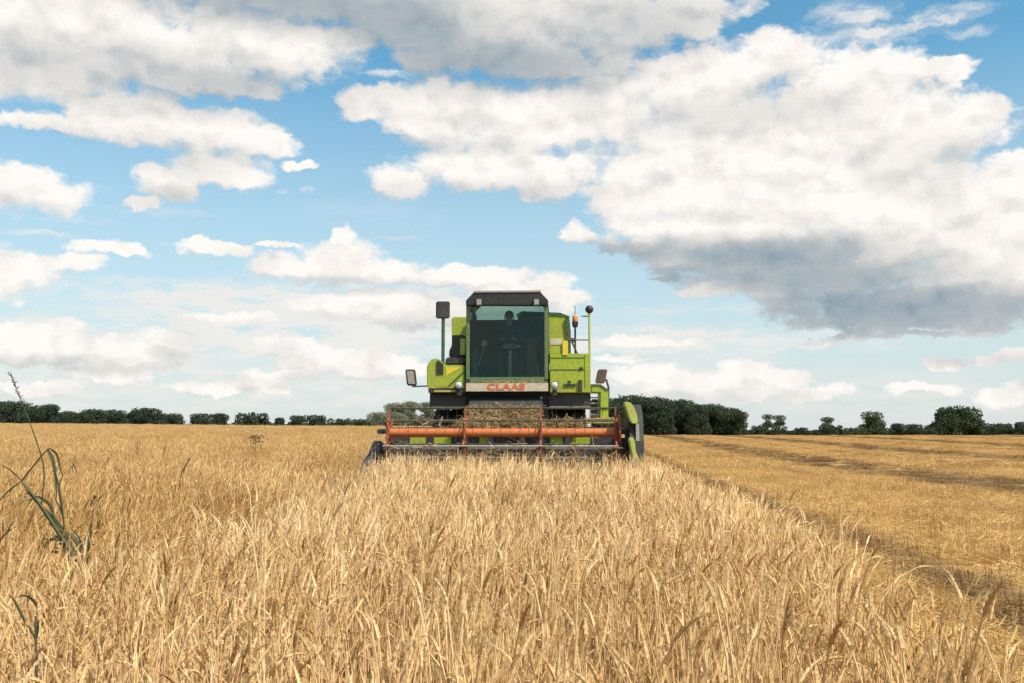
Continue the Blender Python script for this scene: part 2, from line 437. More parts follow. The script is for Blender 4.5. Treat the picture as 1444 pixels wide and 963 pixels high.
# ------------------------------------------------------------------ mesh builder
class MB:
    def __init__(self): self.v, self.f, self.tint = [], [], []
    def add(self, vs, fs, tint=None):
        o = len(self.v)
        self.v.extend([tuple(p) for p in vs]); self.f.extend([tuple(i + o for i in f) for f in fs])
        self.tint.extend([0.3 if tint is None else tint] * len(vs))
        return self
    def box(self, x0, x1, y0, y1, z0, z1):
        return self.hexa([(x0, y0, z0), (x1, y0, z0), (x1, y1, z0), (x0, y1, z0), (x0, y0, z1), (x1, y0, z1), (x1, y1, z1), (x0, y1, z1)])
    def hexa(self, p):
        return self.add(p, [(0, 3, 2, 1), (4, 5, 6, 7), (0, 1, 5, 4), (1, 2, 6, 5), (2, 3, 7, 6), (3, 0, 4, 7)])
    def prism_y(self, pts, y0, y1, taper=None):
        """outline in x/z pushed along y"""
        n = len(pts)
        vs = [(x, y0, z) for x, z in pts] + [(x, y1, z) for x, z in (taper or pts)]
        fs = [tuple(range(n)), tuple(range(2 * n - 1, n - 1, -1))] + [(i, i + n, (i + 1) % n + n, (i + 1) % n) for i in range(n)]
        return self.add(vs, fs)
    def prism_x(self, pts, x0, x1):
        """outline in y/z pushed along x"""
        n = len(pts)
        vs = [(x0, y, z) for y, z in pts] + [(x1, y, z) for y, z in pts]
        fs = [tuple(range(n)), tuple(range(2 * n - 1, n - 1, -1))] + [(i, i + n, (i + 1) % n + n, (i + 1) % n) for i in range(n)]
        return self.add(vs, fs)
    def tube(self, pts, rad, n=8, caps=True, tint=None):
        pts = [Vector(p) for p in pts]
        rads = rad if isinstance(rad, (list, tuple)) else [rad] * len(pts)
        vs, fs = [], []
        side = None
        for i, p in enumerate(pts):
            d = (pts[min(i + 1, len(pts) - 1)] - pts[max(i - 1, 0)]).normalized()
            if side is None:
                side = d.cross(Vector((0, 0, 1)) if abs(d.z) < 0.9 else Vector((1, 0, 0))).normalized()
            else:
                side = (side - d * side.dot(d)).normalized()
            up = d.cross(side)
            for k in range(n):
                a = 2 * math.pi * k / n
                vs.append(p + (side * math.cos(a) + up * math.sin(a)) * rads[i])
        for i in range(len(pts) - 1):
            for k in range(n):
                a, b = i * n + k, i * n + (k + 1) % n
                fs.append((a, b, b + n, a + n))
        if caps:
            fs.append(tuple(range(n - 1, -1, -1))); fs.append(tuple(range((len(pts) - 1) * n, len(pts) * n)))
        return self.add(vs, fs, tint)
    def lathe(self, prof, c, axis='x', n=32):
        """profile (radius, offset along the axis) turned round an axis through c"""
        vs, fs = [], []
        for r, h in prof:
            for k in range(n):
                a = 2 * math.pi * k / n
                u, w = r * math.cos(a), r * math.sin(a)
                vs.append({'x': (c[0] + h, c[1] + u, c[2] + w), 'y': (c[0] + u, c[1] + h, c[2] + w), 'z': (c[0] + u, c[1] + w, c[2] + h)}[axis])
        for i in range(len(prof) - 1):
            for k in range(n):
                a, b = i * n + k, i * n + (k + 1) % n
                fs.append((a, b, b + n, a + n))
        return self.add(vs, fs)
    def strip(self, pts, widths, side=(1, 0, 0), fold=0.0, tint=None):
        """a leaf blade along pts"""
        vs, fs = [], []
        n = len(pts)
        side = Vector(side)
        for i, p in enumerate(pts):
            p = Vector(p)
            d = (Vector(pts[min(i + 1, n - 1)]) - Vector(pts[max(i - 1, 0)])).normalized()
            s = side - d * side.dot(d)
            s = s.normalized() if s.length > 1e-5 else Vector((1, 0, 0))
            nn = d.cross(s)
            w = widths[i] * 0.5
            vs += [p - s * w + nn * fold * w, p, p + s * w + nn * fold * w]
        for i in range(n - 1):
            a = 3 * i
            fs += [(a, a + 1, a + 4, a + 3), (a + 1, a + 2, a + 5, a + 4)]
        return self.add(vs, fs, tint)
    def mesh(self, name, material):
        me = bpy.data.meshes.new(name)
        me.from_pydata(self.v, [], self.f)
        at = me.attributes.new('tint', 'FLOAT', 'POINT')
        at.data.foreach_set('value', self.tint)
        if material: me.materials.append(material)
        return me
    def build(self, name, material, parent=None, smooth=False, bevel=0.0, fix=True):
        me = self.mesh(name, material)
        if fix:
            bm = bmesh.new(); bm.from_mesh(me)
            bmesh.ops.recalc_face_normals(bm, faces=bm.faces)
            if bevel:
                bmesh.ops.bevel(bm, geom=[e for e in bm.edges if len(e.link_faces) == 2 and e.calc_face_angle(0) > 0.5],
                                offset=bevel, segments=2, affect='EDGES', clamp_overlap=True)
            bm.to_mesh(me); bm.free()
        if smooth:
            me.polygons.foreach_set('use_smooth', [True] * len(me.polygons))
            me.set_sharp_from_angle(angle=R(40))
        o = bpy.data.objects.new(name, me)
        COL.objects.link(o)
        if parent: o.parent = parent
        return o


def tag(o, label=None, cat=None, group=None, kind=None):
    if label: o['label'] = label
    if cat: o['category'] = cat
    if group: o['group'] = group
    if kind: o['kind'] = kind
    return o


def empty(name, loc, rz=0.0):
    o = bpy.data.objects.new(name, None); COL.objects.link(o)
    o.location = loc; o.rotation_euler = (0, 0, rz); o.empty_display_size = 0.2
    return o


def smooth01(a, b, x):
    t_ = np.clip((np.asarray(x, float) - a) / (b - a), 0, 1)
    return t_ * t_ * (3 - 2 * t_)


def point_at(px, py, depth):
    """world point seen at a place of the photograph, a given distance away along +Y"""
    d = pix_dir(px, py)
    return Vector((0, 0, CAM_Z)) + d * (depth / d.y)


# ------------------------------------------------------------------ terrain
def ground_z(x, y):
    x = np.asarray(x, float); y = np.asarray(y, float)
    far = smooth01(22, 175, y)
    side = 1.35 + 0.75 * smooth01(25, -22, x) + 0.5 * smooth01(-20, -95, x)
    z = far * side
    z = z + 0.25 * smooth01(175, 330, y) * smooth01(-10, 30, x)
    z = z + 0.02 * np.sin(x * 0.9 + 0.4 * y) * np.sin(y * 0.55) * smooth01(0, 8, y)
    return z


def s_of(x, y): return np.asarray(x, float) - HEAD * np.asarray(y, float)


def crop_mask(x, y):
    """True where the crop still stands"""
    s = s_of(x, y)
    wob = 0.13 * np.sin(np.asarray(y) * 1.7) + 0.12 * np.sin(np.asarray(y) * 4.1 + 1.0) + 0.1 * np.sin(np.asarray(y) * 9.3)
    front = (s < 0.93 + wob + 0.22 * smooth01(7.5, 2.5, y)) & (y < 16.9)
    left = s < -3.72 + wob * 0.5
    return front | (left & (y < 178 + 6 * np.sin(np.asarray(x) * 0.05)))


def trough(x, y):
    """0..1: the trodden line left of the strip being cut"""
    c = -1.58 - 0.062 * np.asarray(y, float) + 0.06 * np.sin(np.asarray(y) * 1.3)
    return np.exp(-((x - c) / 0.34) ** 4) * smooth01(4.1, 4.9, y) * smooth01(24, 18, y)


def band(s):
    r_ = np.zeros_like(np.asarray(s, float))
    for c, w, k in BANDS: r_ = np.maximum(r_, k * np.exp(-((s - c) / w) ** 2))
    return r_


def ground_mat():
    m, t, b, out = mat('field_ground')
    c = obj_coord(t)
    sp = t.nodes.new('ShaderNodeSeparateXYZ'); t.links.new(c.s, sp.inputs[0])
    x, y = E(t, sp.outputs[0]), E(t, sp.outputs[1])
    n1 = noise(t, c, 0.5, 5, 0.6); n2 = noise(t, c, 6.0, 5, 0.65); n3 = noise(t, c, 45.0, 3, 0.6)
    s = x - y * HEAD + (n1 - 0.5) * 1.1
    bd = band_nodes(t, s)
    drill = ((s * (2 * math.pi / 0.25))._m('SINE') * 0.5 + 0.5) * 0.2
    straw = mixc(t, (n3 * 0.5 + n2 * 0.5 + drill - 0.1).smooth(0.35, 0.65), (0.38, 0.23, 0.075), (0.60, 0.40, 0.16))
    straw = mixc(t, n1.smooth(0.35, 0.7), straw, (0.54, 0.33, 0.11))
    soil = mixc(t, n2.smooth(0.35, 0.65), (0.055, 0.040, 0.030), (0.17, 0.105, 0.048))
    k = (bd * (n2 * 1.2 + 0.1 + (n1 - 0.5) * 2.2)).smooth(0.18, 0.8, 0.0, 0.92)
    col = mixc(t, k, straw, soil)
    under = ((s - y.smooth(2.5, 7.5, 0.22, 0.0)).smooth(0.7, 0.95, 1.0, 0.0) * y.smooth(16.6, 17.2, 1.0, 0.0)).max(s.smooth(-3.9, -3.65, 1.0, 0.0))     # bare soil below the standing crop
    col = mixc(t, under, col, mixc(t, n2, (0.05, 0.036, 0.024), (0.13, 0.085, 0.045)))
    t.links.new(col.s, b.inputs['Base Color']); b.inputs['Roughness'].default_value = 0.95
    b.inputs['Specular IOR Level'].default_value = 0.1
    bp = t.nodes.new('ShaderNodeBump'); bp.inputs['Strength'].default_value = 0.9; bp.inputs['Distance'].default_value = 0.06
    t.links.new((n3 * 0.6 + n2).s, bp.inputs['Height']); t.links.new(bp.outputs[0], b.inputs['Normal'])
    return m


def build_ground():
    xs = np.unique(np.concatenate([np.linspace(-12, 12, 97), np.linspace(-120, 120, 161), np.linspace(-400, 400, 81), np.linspace(-3000, 3000, 41)]))
    ys = np.unique(np.concatenate([np.linspace(-6, 30, 145), np.linspace(30, 220, 120), np.linspace(220, 500, 40), np.linspace(-400, 3200, 37)]))
    X, Y = np.meshgrid(xs, ys)
    Z = ground_z(X, Y)
    nx, ny = len(xs), len(ys)
    co = np.stack([X, Y, Z], -1).reshape(-1, 3)
    i = np.arange(ny - 1)[:, None] * nx + np.arange(nx - 1)[None, :]
    q = np.stack([i, i + 1, i + 1 + nx, i + nx], -1).reshape(-1, 4)
    me = bpy.data.meshes.new('ground')
    me.vertices.add(len(co)); me.vertices.foreach_set('co', co.ravel())
    me.loops.add(q.size); me.loops.foreach_set('vertex_index', q.ravel())
    me.polygons.add(len(q)); me.polygons.foreach_set('loop_start', np.arange(len(q)) * 4)
    me.polygons.foreach_set('loop_total', np.full(len(q), 4))
    me.update(calc_edges=True); me.validate()
    me.polygons.foreach_set('use_smooth', [True] * len(q))
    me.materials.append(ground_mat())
    o = bpy.data.objects.new('ground', me); COL.objects.link(o)
    tag(o, 'harvested golden stubble ground with brown wheel tracks', 'ground', kind='structure')


build_ground()


# ------------------------------------------------------------------ crop: stalks in small patches, laid over the field
rng = np.random.default_rng(7)


def unit(v): return v / (np.linalg.norm(v) + 1e-9)


def add_stalk(mb, bx, by, h, lod, r):
    az_ = r.uniform(0, 2 * math.pi)
    lean = abs(r.normal(0.0, 0.15)) + 0.02
    if r.random() < 0.15: lean = r.uniform(0.35, 0.85)
    # wind has combed most of the heads to the right and towards the camera
    dirh = unit(np.array([math.cos(az_) + 0.35, math.sin(az_) - 0.1, 0]))
    k_ = r.random()
    nod = r.uniform(0.0, 0.45) if k_ < 0.6 else (r.uniform(0.45, 1.1) if k_ < 0.93 else r.uniform(1.1, 2.1))
    tint = float(np.clip(r.normal(0.32, 0.21), 0, 1)) if r.random() < .93 else r.uniform(.75, 1.1)
    nseg = (7, 4, 2)[lod]
    pts, p, ang = [], np.array([bx, by, 0.0]), lean * 0.5
    step = h / nseg
    for i in range(nseg + 1):
        pts.append(p.copy())
        f = i / nseg
        ang_i = lean * (0.4 + f * 0.9) + (nod * 0.35 * max(0, f - 0.72) / 0.28 if lod < 2 else 0)
        p = p + step * (dirh * math.sin(ang_i) + np.array([0, 0, math.cos(ang_i)]))
    r0 = r.uniform(0.0014, 0.0026) * (1.3, 1.25, 2.4)[lod]
    if lod == 2:
        sd = np.array([-dirh[1], dirh[0], 0]) if r.random() < .5 else np.array([1.0, 0, 0])
        a, b_ = pts[0], pts[-1]
        mb.add([a - sd * r0, a + sd * r0, b_ + sd * r0, b_ - sd * r0], [(0, 1, 2, 3)], tint + 0.1)
    else:
        mb.tube(pts, [r0 * (1 - 0.35 * i / nseg) for i in range(nseg + 1)], 4 if lod == 0 else 3, False, tint)
    # ear
    elen = r.uniform(0.05, 0.085)
    ne = (6, 3, 1)[lod]
    ep, q = [], pts[-1].copy()
    a0 = lean * 1.3 + (nod * 0.35 if lod < 2 else nod * 0.6)
    dd = None
    for i in range(ne + 1):
        ep.append(q.copy())
        a_i = a0 + nod * 0.65 * (i / ne) * (1 if lod < 2 else 0)
        dd = dirh * math.sin(a_i) + np.array([0, 0, math.cos(a_i)])
        q = q + dd * elen / ne
    et = float(np.clip(tint + r.normal(0.06, 0.08), 0, 1))
    er = r.uniform(0.0036, 0.0050)
    if lod == 0:
        prof = [0.35, 0.95, 1.0, 0.9, 0.7, 0.45, 0.12]
        mb.tube(ep, [er * k * (1.18 if i % 2 else 0.86) for i, k in enumerate(prof)], 5, False, et)
        for i in range(1, ne):                               # grains standing out in two rows
            dl = unit(ep[i + 1] - ep[i - 1]); sd = unit(np.cross(dl, np.array([.3, .8, .5]))); up = np.cross(dl, sd)
            for s_ in (-1, 1):
                g = ep[i] + sd * s_ * er * .75 * prof[i]
                mb.add([g - dl * .004 - up * .0022, g - dl * .004 + up * .0022, g + dl * .007 + sd * s_ * .0035, g + sd * s_ * .0026], [(0, 3, 2), (3, 1, 2), (0, 1, 3)], float(np.clip(et + r.normal(.05, .18), 0, 1)))
    elif lod == 1:
        mb.tube(ep, [er * k for k in (0.5, 1.15, 0.9, 0.2)], 3, False, et)
    else:
        sd = unit(np.cross(dd, np.array([r.normal(), r.normal(), 0.3])))
        w = er * 1.9
        a, b_ = ep[0], ep[-1]
        mid = (a + b_) / 2
        mb.add([a, mid + sd * w, b_ + dd * 0.07, mid - sd * w], [(0, 1, 2, 3)], et)
    # awns
    na = (6, 3, 0)[lod]
    sx = unit(np.cross(dd, np.array([0.3, 0.2, 1.0]))); sy = np.cross(dd, sx)
    for k in range(na):
        f = r.uniform(0.05, 1.0)
        i = min(int(f * ne), ne - 1)
        o = ep[i] + (ep[i + 1] - ep[i]) * (f * ne - i)
        dl = unit(ep[i + 1] - ep[i])
        a_ = r.uniform(0, 2 * math.pi)
        out = dl + (sx * math.cos(a_) + sy * math.sin(a_)) * r.uniform(0.05, 0.2)
        L = r.uniform(0.04, 0.09)
        w = (0.0006, 0.0011)[lod]
        sd = unit(np.cross(out, np.array([0.1, 1.0, 0.2]))) * w
        mb.add([o - sd, o + sd, o + unit(out) * L + np.array([0, 0, -0.008])], [(0, 1, 2)], max(0.0, tint - 0.08))
    # dry leaves
    for _ in range((1, 1, 0)[lod] if r.random() < 0.38 else 0):
        f = r.uniform(0.3, 0.8)
        i = int(f * nseg); o = pts[i]
        a_ = r.uniform(0, 2 * math.pi); hd = np.array([math.cos(a_), math.sin(a_), 0])
        L = r.uniform(0.08, 0.18); lp, q = [], o.copy(); ang_l = r.uniform(0.2, 0.8); bend = r.uniform(0.5, 1.6)
        ns = 4 if lod == 0 else 2
        for j in range(ns + 1):
            lp.append(tuple(q)); aa = ang_l + bend * j / ns * 1.3
            q = q + (hd * math.sin(aa) + np.array([0, 0, math.cos(aa)])) * L / ns
        w = r.uniform(0.002, 0.0045)
        mb.strip(lp, [w * (1 - 0.85 * (j / ns) ** 1.5) for j in range(ns + 1)], (-hd[1], hd[0], r.uniform(-.4, .4)), 0.3, float(np.clip(tint + r.normal(0.1, 0.15), 0, 1)))


def protos(name, n, fn, material):
    col = bpy.data.collections.new(name)
    for k in range(n):
        mb = MB(); fn(mb, np.random.default_rng(100 + k * 17 + len(name)))
        o = bpy.data.objects.new(f'{name}_{k:02d}', mb.mesh(name, material))
        col.objects.link(o)
    return col


def crop_patch(size, count, lod, hs=1.0):
    def fn(mb, r):
        left = count
        while left > 0:                                  # several stalks rise from each plant
            x, y = r.uniform(-size / 2, size / 2, 2)
            k = min(left, int(r.integers(2, 7))); left -= k
            hp = np.clip(r.normal(0.98, 0.10), 0.6, 1.25)
            for _ in range(k):
                add_stalk(mb, x + r.normal(0, .014), y + r.normal(0, .014), 0.56 * hs * hp * np.clip(r.normal(1, 0.09), 0.6, 1.2), lod, r)
    return fn


def scatter(name, pts, rot, scl, idx, coll):
    """one object: patches of stalks placed on points (geometry nodes)"""
    me = bpy.data.meshes.new(name)
    me.from_pydata([tuple(p) for p in pts], [], [])
    for nm, ty, key, arr in (('rot', 'FLOAT_VECTOR', 'vector', rot), ('scl', 'FLOAT_VECTOR', 'vector', scl), ('idx', 'INT', 'value', idx)):
        a = me.attributes.new(nm, ty, 'POINT'); a.data.foreach_set(key, np.asarray(arr).ravel())
    o = bpy.data.objects.new(name, me); COL.objects.link(o)
    ng = bpy.data.node_groups.new(name, 'GeometryNodeTree')
    ng.interface.new_socket('Geometry', in_out='INPUT', socket_type='NodeSocketGeometry')
    ng.interface.new_socket('Geometry', in_out='OUTPUT', socket_type='NodeSocketGeometry')
    N_ = ng.nodes
    gi, go = N_.new('NodeGroupInput'), N_.new('NodeGroupOutput')
    ci = N_.new('GeometryNodeCollectionInfo'); ci.inputs['Collection'].default_value = coll
    ci.inputs['Separate Children'].default_value = True; ci.inputs['Reset Children'].default_value = True
    ip = N_.new('GeometryNodeInstanceOnPoints'); ip.inputs['Pick Instance'].default_value = True
    def named(nm, ty):
        n = N_.new('GeometryNodeInputNamedAttribute'); n.data_type = ty; n.inputs['Name'].default_value = nm
        return n.outputs['Attribute']
    ng.links.new(gi.outputs[0], ip.inputs['Points']); ng.links.new(ci.outputs[0], ip.inputs['Instance'])
    ng.links.new(named('idx', 'INT'), ip.inputs['Instance Index'])
    ng.links.new(named('rot', 'FLOAT_VECTOR'), ip.inputs['Rotation'])
    ng.links.new(named('scl', 'FLOAT_VECTOR'), ip.inputs['Scale'])
    ng.links.new(ip.outputs[0], go.inputs[0])
    md = o.modifiers.new('scatter', 'NODES'); md.node_group = ng
    return o


def grid_points(size, y0, y1, slope_l, slope_r, pad, jit=0.25):
    """points on a grid that follows the drills"""
    ys = np.arange(y0, y1, size)
    P_ = []
    for y in ys:
        xs = np.arange(-(slope_l * max(y, 0) + pad), slope_r * max(y, 0) + pad, size)
        P_.append(np.stack([xs + rng.uniform(-1, 1, len(xs)) * size * jit, y + rng.uniform(-1, 1, len(xs)) * size * jit], -1))
    return np.concatenate(P_)


def lay(name, pts, nvar, coll, hscale, tilt=0.05, turn=True, wscale=None):
    n = len(pts)
    z = ground_z(pts[:, 0], pts[:, 1])
    rz = rng.uniform(-0.5, 0.5, n) if turn else rng.choice([0, math.pi], n) - HEAD + rng.normal(0, .03, n)
    rot = np.stack([rng.normal(0, tilt, n), rng.normal(0, tilt, n), rz], -1)
    w = np.ones(n) if wscale is None else wscale
    scl = np.stack([w * rng.uniform(0.95, 1.1, n), w * rng.uniform(0.95, 1.1, n), hscale], -1)
    return scatter(name, np.c_[pts, z], rot, scl, rng.integers(0, nvar, n), coll)


def swell(x, y):
    """gentle rise and fall of the crop top"""
    return 0.05 * np.sin(x * 1.9 + y * 0.7) + 0.05 * np.sin(x * 0.6 - y * 1.1 + 1) + 0.04 * np.sin(3.3 * x + 1.2 * y + 2)


def build_crop():
    near = protos('near_stalks', 8, crop_patch(0.25, 33, 0), M['wheat'])
    mid = protos('middle_stalks', 6, crop_patch(0.5, 125, 1), M['wheat'])
    far = protos('far_stalks', 5, crop_patch(1.5, 420, 2), M['wheat'])
    for name, size, y0, y1, coll, nv, pad in (('standing_wheat', 0.25, 0.9, 7.5, near, 8, 1.0), ('standing_wheat', 0.5, 7.5, 30, mid, 6, 2.0), ('standing_wheat', 1.5, 30, 186, far, 5, 4.0)):
        p = grid_points(size, y0, y1, 0.60, 0.60, pad)
        k = crop_mask(p[:, 0], p[:, 1])
        if y0 < 1: k &= ~((np.abs(p[:, 0]) < 0.35) & (p[:, 1] < 1.15))
        p = p[k]
        tr = trough(p[:, 0], p[:, 1])
        thin_ = smooth01(.35, 1.1, np.sin(p[:, 0] * 5.3 + 1.7 * p[:, 1]) + np.sin(p[:, 1] * 6.1 - 2.3 * p[:, 0])) * smooth01(4.6, 2.6, p[:, 1])
        keep = rng.random(len(p)) > np.maximum(tr * 0.8, thin_ * 0.6)
        p, tr = p[keep], tr[keep]
        h = (1 + swell(p[:, 0], p[:, 1]) + rng.normal(0, 0.05, len(p))) * (1 - 0.5 * tr)
        h = np.where((s_of(p[:, 0], p[:, 1]) < -3.4) & (p[:, 1] < 30), h * 0.97, h)
        h = h * (1 + .085 * smooth01(7, 12, p[:, 1]) * smooth01(30, 18, p[:, 1]) * smooth01(-2.6, -1.8, p[:, 0]))
        o = lay(name, p, nv, coll, h)
        tag(o, {0.25: 'ripe pale wheat standing tall across the near foreground', 0.5: 'ripe wheat standing in front of and left of the combine', 1.5: 'distant wheat reaching to the left tree line'}[size], 'wheat crop', 'standing wheat', 'stuff')


build_crop()


def stubble_patch(size, rows, lod):
    def fn(mb, r):
        step = 0.125
        for i in range(int(size / step)):
            x0 = -size / 2 + (i + 0.5) * step
            for _ in range(rows):
                x, y = x0 + r.normal(0, 0.012), r.uniform(-size / 2, size / 2)
                h = r.uniform(0.07, 0.17); a_ = r.uniform(0, 6.28); ln = r.uniform(0, 0.35)
                tip = (x + math.cos(a_) * math.sin(ln) * h, y + math.sin(a_) * math.sin(ln) * h, h)
                mb.tube([(x, y, -0.01), tip], r.uniform(0.0018, 0.003) * (1 if lod == 0 else 1.6), 3, False, float(np.clip(r.normal(0.35, 0.2), 0, 1)))
        for _ in range(int(size * size * (520 if lod == 0 else 240))):          # loose straw and chaff
            x, y = r.uniform(-size / 2, size / 2, 2); z = abs(r.normal(0, 0.035)) + 0.008
            a_ = r.uniform(0, 6.28); L = r.uniform(0.05, 0.24) * (1 if lod == 0 else 1.4); tl = r.normal(0, 0.25)
            d = np.array([math.cos(a_), math.sin(a_), tl]) * L / 2
            c = np.array([x, y, z]); w = r.uniform(0.0018, 0.0045) * (1 if lod == 0 else 2.2)
            sd = np.array([-math.sin(a_), math.cos(a_), r.normal(0, .4)]) * w
            mb.add([c - d - sd, c - d + sd, c + d + sd, c + d - sd], [(0, 1, 2, 3)], float(np.clip(r.normal(0.28, 0.2), 0, 1)))
    return fn


def build_stubble():
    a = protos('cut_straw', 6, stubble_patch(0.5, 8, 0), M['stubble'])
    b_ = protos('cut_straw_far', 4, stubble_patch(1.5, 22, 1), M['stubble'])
    for size, y0, y1, coll, nv in ((0.5, 2.0, 34, a, 6), (1.5, 34, 150, b_, 4)):
        p = grid_points(size, y0, y1, 0.30, 0.66, 2.0, 0.2)
        k = ~crop_mask(p[:, 0], p[:, 1]) & ~crop_mask(p[:, 0] + 0.12, p[:, 1])
        p = p[k]
        s = s_of(p[:, 0], p[:, 1]) + rng.normal(0, 0.12, len(p))
        bd = band(s)
        patchy = smooth01(-.3, .5, np.sin(p[:, 1] * .8 + 1.2) + .7 * np.sin(p[:, 1] * 2.1 + p[:, 0]))
        keep = rng.random(len(p)) > bd * np.where(s < 4, .0 + .45 * patchy, .6)
        p, bd = p[keep], bd[keep]
        h = (1 + rng.normal(0, 0.2, len(p))) * (1 - 0.45 * bd)
        o = lay('stubble', p, nv, coll, h, 0.02, False)
        tag(o, {0.5: 'short cut golden stubble and loose straw beside the standing wheat', 1.5: 'far stubble stretching to the trees on the right'}[size], 'stubble', 'cut stubble', 'stuff')


build_stubble()


# ------------------------------------------------------------------ the combine harvester
YAW = R(-3)
OX, OY = -0.11, 20.0
comb = empty('combine_harvester', (OX, OY, float(ground_z(OX, OY))), YAW)
tag(comb, 'lime green combine harvester with orange reel cutting the wheat', 'combine harvester')
GZ = comb.location.z


def at(px, py, Y):
    """local x, z of a point of the machine at local depth Y"""
    c, s = math.cos(YAW), math.sin(YAW)
    x = 0.0
    for _ in range(5):
        p = point_at(px, py, OY + x * s + Y * c)
        x = (p.x - OX + Y * s) / c
    return x, p.z - GZ


def bx(mb, px0, px1, py0, py1, Y0, Y1):
    """a box whose front face, at depth Y0, spans these places of the photograph"""
    x0, z1 = at(px0, py0, Y0); x1, z0 = at(px1, py1, Y0)
    return mb.box(x0, x1, Y0, Y1, z0, z1)


def poly(mb, pts, Y0, Y1):
    return mb.prism_y([at(px, py, Y0) for px, py in pts], Y0, Y1)


def part(name, mb, material, parent=comb, label=None, **k):
    o = mb.build(name, M[material] if isinstance(material, str) else material, parent, **k)
    if label: o['label'] = label
    return o


# --- cab
XL, ZS = at(657, 535, 0); XR, _ = at(773, 535, 0)
_, ZV = at(700, 430, 0); _, ZT = at(700, 412, 0)
CD = 1.55                                      # cab depth
mb = MB()
mb.box(XL, XR, 0.0, CD, ZS - 0.10, ZS)                                   # floor
mb.box(XL + .02, XR - .02, CD - 0.06, CD - 0.004, ZS, at(700, 452, CD)[1])   # wall behind the seat
mb.box(XL + .004, XL + .05, 0.3, CD - .07, ZS, ZS + 0.45)                 # lower door panels
mb.box(XR - .05, XR - .004, 0.3, CD - .07, ZS, ZS + 0.45)
cab = part('cab', mb, 'black', bevel=0.01)
for x in (XL, XR - 0.075):                                              # corner posts
    part('corner_post', MB().box(x, x + 0.075, -0.012, 0.07, ZS + .002, ZV + 0.10), 'frame_green', cab, bevel=0.008)
    part('corner_post', MB().box(x, x + 0.075, CD, CD + 0.07, ZS - .05, ZV - 0.02), 'frame_green', cab, bevel=0.008)
part('sill', MB().box(XL + .077, XR - .077, -0.01, 0.06, ZS - 0.06, ZS + 0.055), 'frame_green', cab, bevel=0.008)
part('sill_strip', MB().box(XL, XR, -0.03, 0.0, ZS - 0.115, ZS - 0.062), 'black', cab, bevel=0.004)
for sx, x in ((0, XL + .012), (1, XR - .012)):
    part('side_window', MB().box(x - .004, x + .004, 0.075, CD - .005, ZS + 0.455, ZV), 'glass', cab)
part('windshield', MB().box(XL + .077, XR - .077, 0.018, 0.026, ZS + .057, ZV + .01), 'glass', cab)
part('rear_window', MB().box(XL + .022, XR - .022, CD - 0.036, CD - 0.030, at(700, 452, CD)[1] + .003, at(700, 433, CD)[1]), 'clear_glass', cab)
prof = [at(657, 431, -.1), at(657, 424, -.1), at(668, 412.5, -.1), at(762, 412.5, -.1), at(773, 424, -.1), at(773, 431, -.1)]
rt_ = prof[2][1]
mb = MB().prism_y(prof, -0.10, 0.08)
mb.prism_y([(prof[1][0] + .03, prof[1][1] - .03), prof[1], prof[2], prof[3], prof[4], (prof[4][0] - .03, prof[4][1] - .03), (prof[3][0] - .01, rt_ - .05), (prof[2][0] + .01, rt_ - .05)], 0.082, CD + .12)
for x in (XL + .001, XR - .051): mb.box(x, x + .05, .082, CD + .10, ZV - .02, prof[1][1] - .032)
roof = part('roof', mb, 'black', cab, bevel=0.012)
mb = MB()
bx(mb, 667.5, 762.5, 410.6, 412.4, -0.12, CD + 0.10)
part('roof_rim', mb, 'grey', roof)
for px in (671, 752):                                                    # work lamps under the visor
    mb = MB(); bx(mb, px, px + 9, 421, 432, -0.17, -0.105)
    wl = part('work_lamp', mb, 'charcoal', roof, bevel=0.01)
    mb = MB(); bx(mb, px + 1.2, px + 7.8, 422.5, 430, -0.174, -0.171); part('lamp_glass', mb, 'grey', wl)
# what stands inside
mb = MB(); x, z = at(720, 500, 0.55)
mb.tube([(x, 0.34, ZS), (x, 0.40, at(720, 494, 0.42)[1])], 0.04, 10)
part('steering_column', mb, 'grey', cab, smooth=True)
ring = []
cx_, cz_ = at(721, 489, 0.48)
for k in range(25):
    a = 2 * math.pi * k / 24
    ring.append((cx_ + 0.17 * math.cos(a), 0.52 + 0.165 * math.sin(a), cz_ + 0.03 + 0.05 * math.sin(a)))
mb = MB(); mb.tube(ring, 0.016, 8, False)
mb.tube([ring[0], ring[12]], 0.012, 6); mb.tube([ring[6], ring[18]], 0.012, 6)
part('steering_wheel', mb, 'grey', cab, smooth=True)
mb = MB(); x = at(716, 500, 1.0)[0]
mb.box(x - .25, x + .25, 0.78, 1.28, ZS + 0.40, ZS + 0.54); mb.box(x - .24, x + .24, 1.27, 1.40, ZS + 0.50, ZS + 1.12)
mb.box(x - .16, x + .16, 0.9, 1.2, ZS + .001, ZS + 0.40)
part('seat', mb, 'seat', cab, bevel=0.035)
for q_ in ((666, 674, 490, 531, 0.35, 0.6), (743, 757, 483.4, 531, 0.9, 1.2)):
    mb = MB(); bx(mb, *q_); part('control_console', mb, 'dark_green', cab, bevel=0.02)
mb = MB(); bx(mb, 738, 760, 479, 483, 0.85, 1.25)
part('armrest', mb, 'dark_green', cab, bevel=0.02)
mb = MB(); x, z = at(683, 484, 0.3); mb.lathe([(0.001, -.012), (0.055, -.01), (0.06, 0.0), (0.05, 0.03), (0.001, 0.032)], (x, 0.3, z), 'y', 20)
mb.tube([(x - .12, .33, z - .45), (x, .33, z - .03)], 0.012, 6)
part('dial', mb, 'grey', cab, smooth=True)
for px, py0, py1 in ((758, 513, 531), (752, 524, 531)):
    a, b = at(px, py0, 0.2), at(px + 1, py1, 0.2)
    part('gear_lever', MB().tube([(b[0], .2, ZS), (a[0], .22, a[1])], 0.012, 6), 'grey', cab)

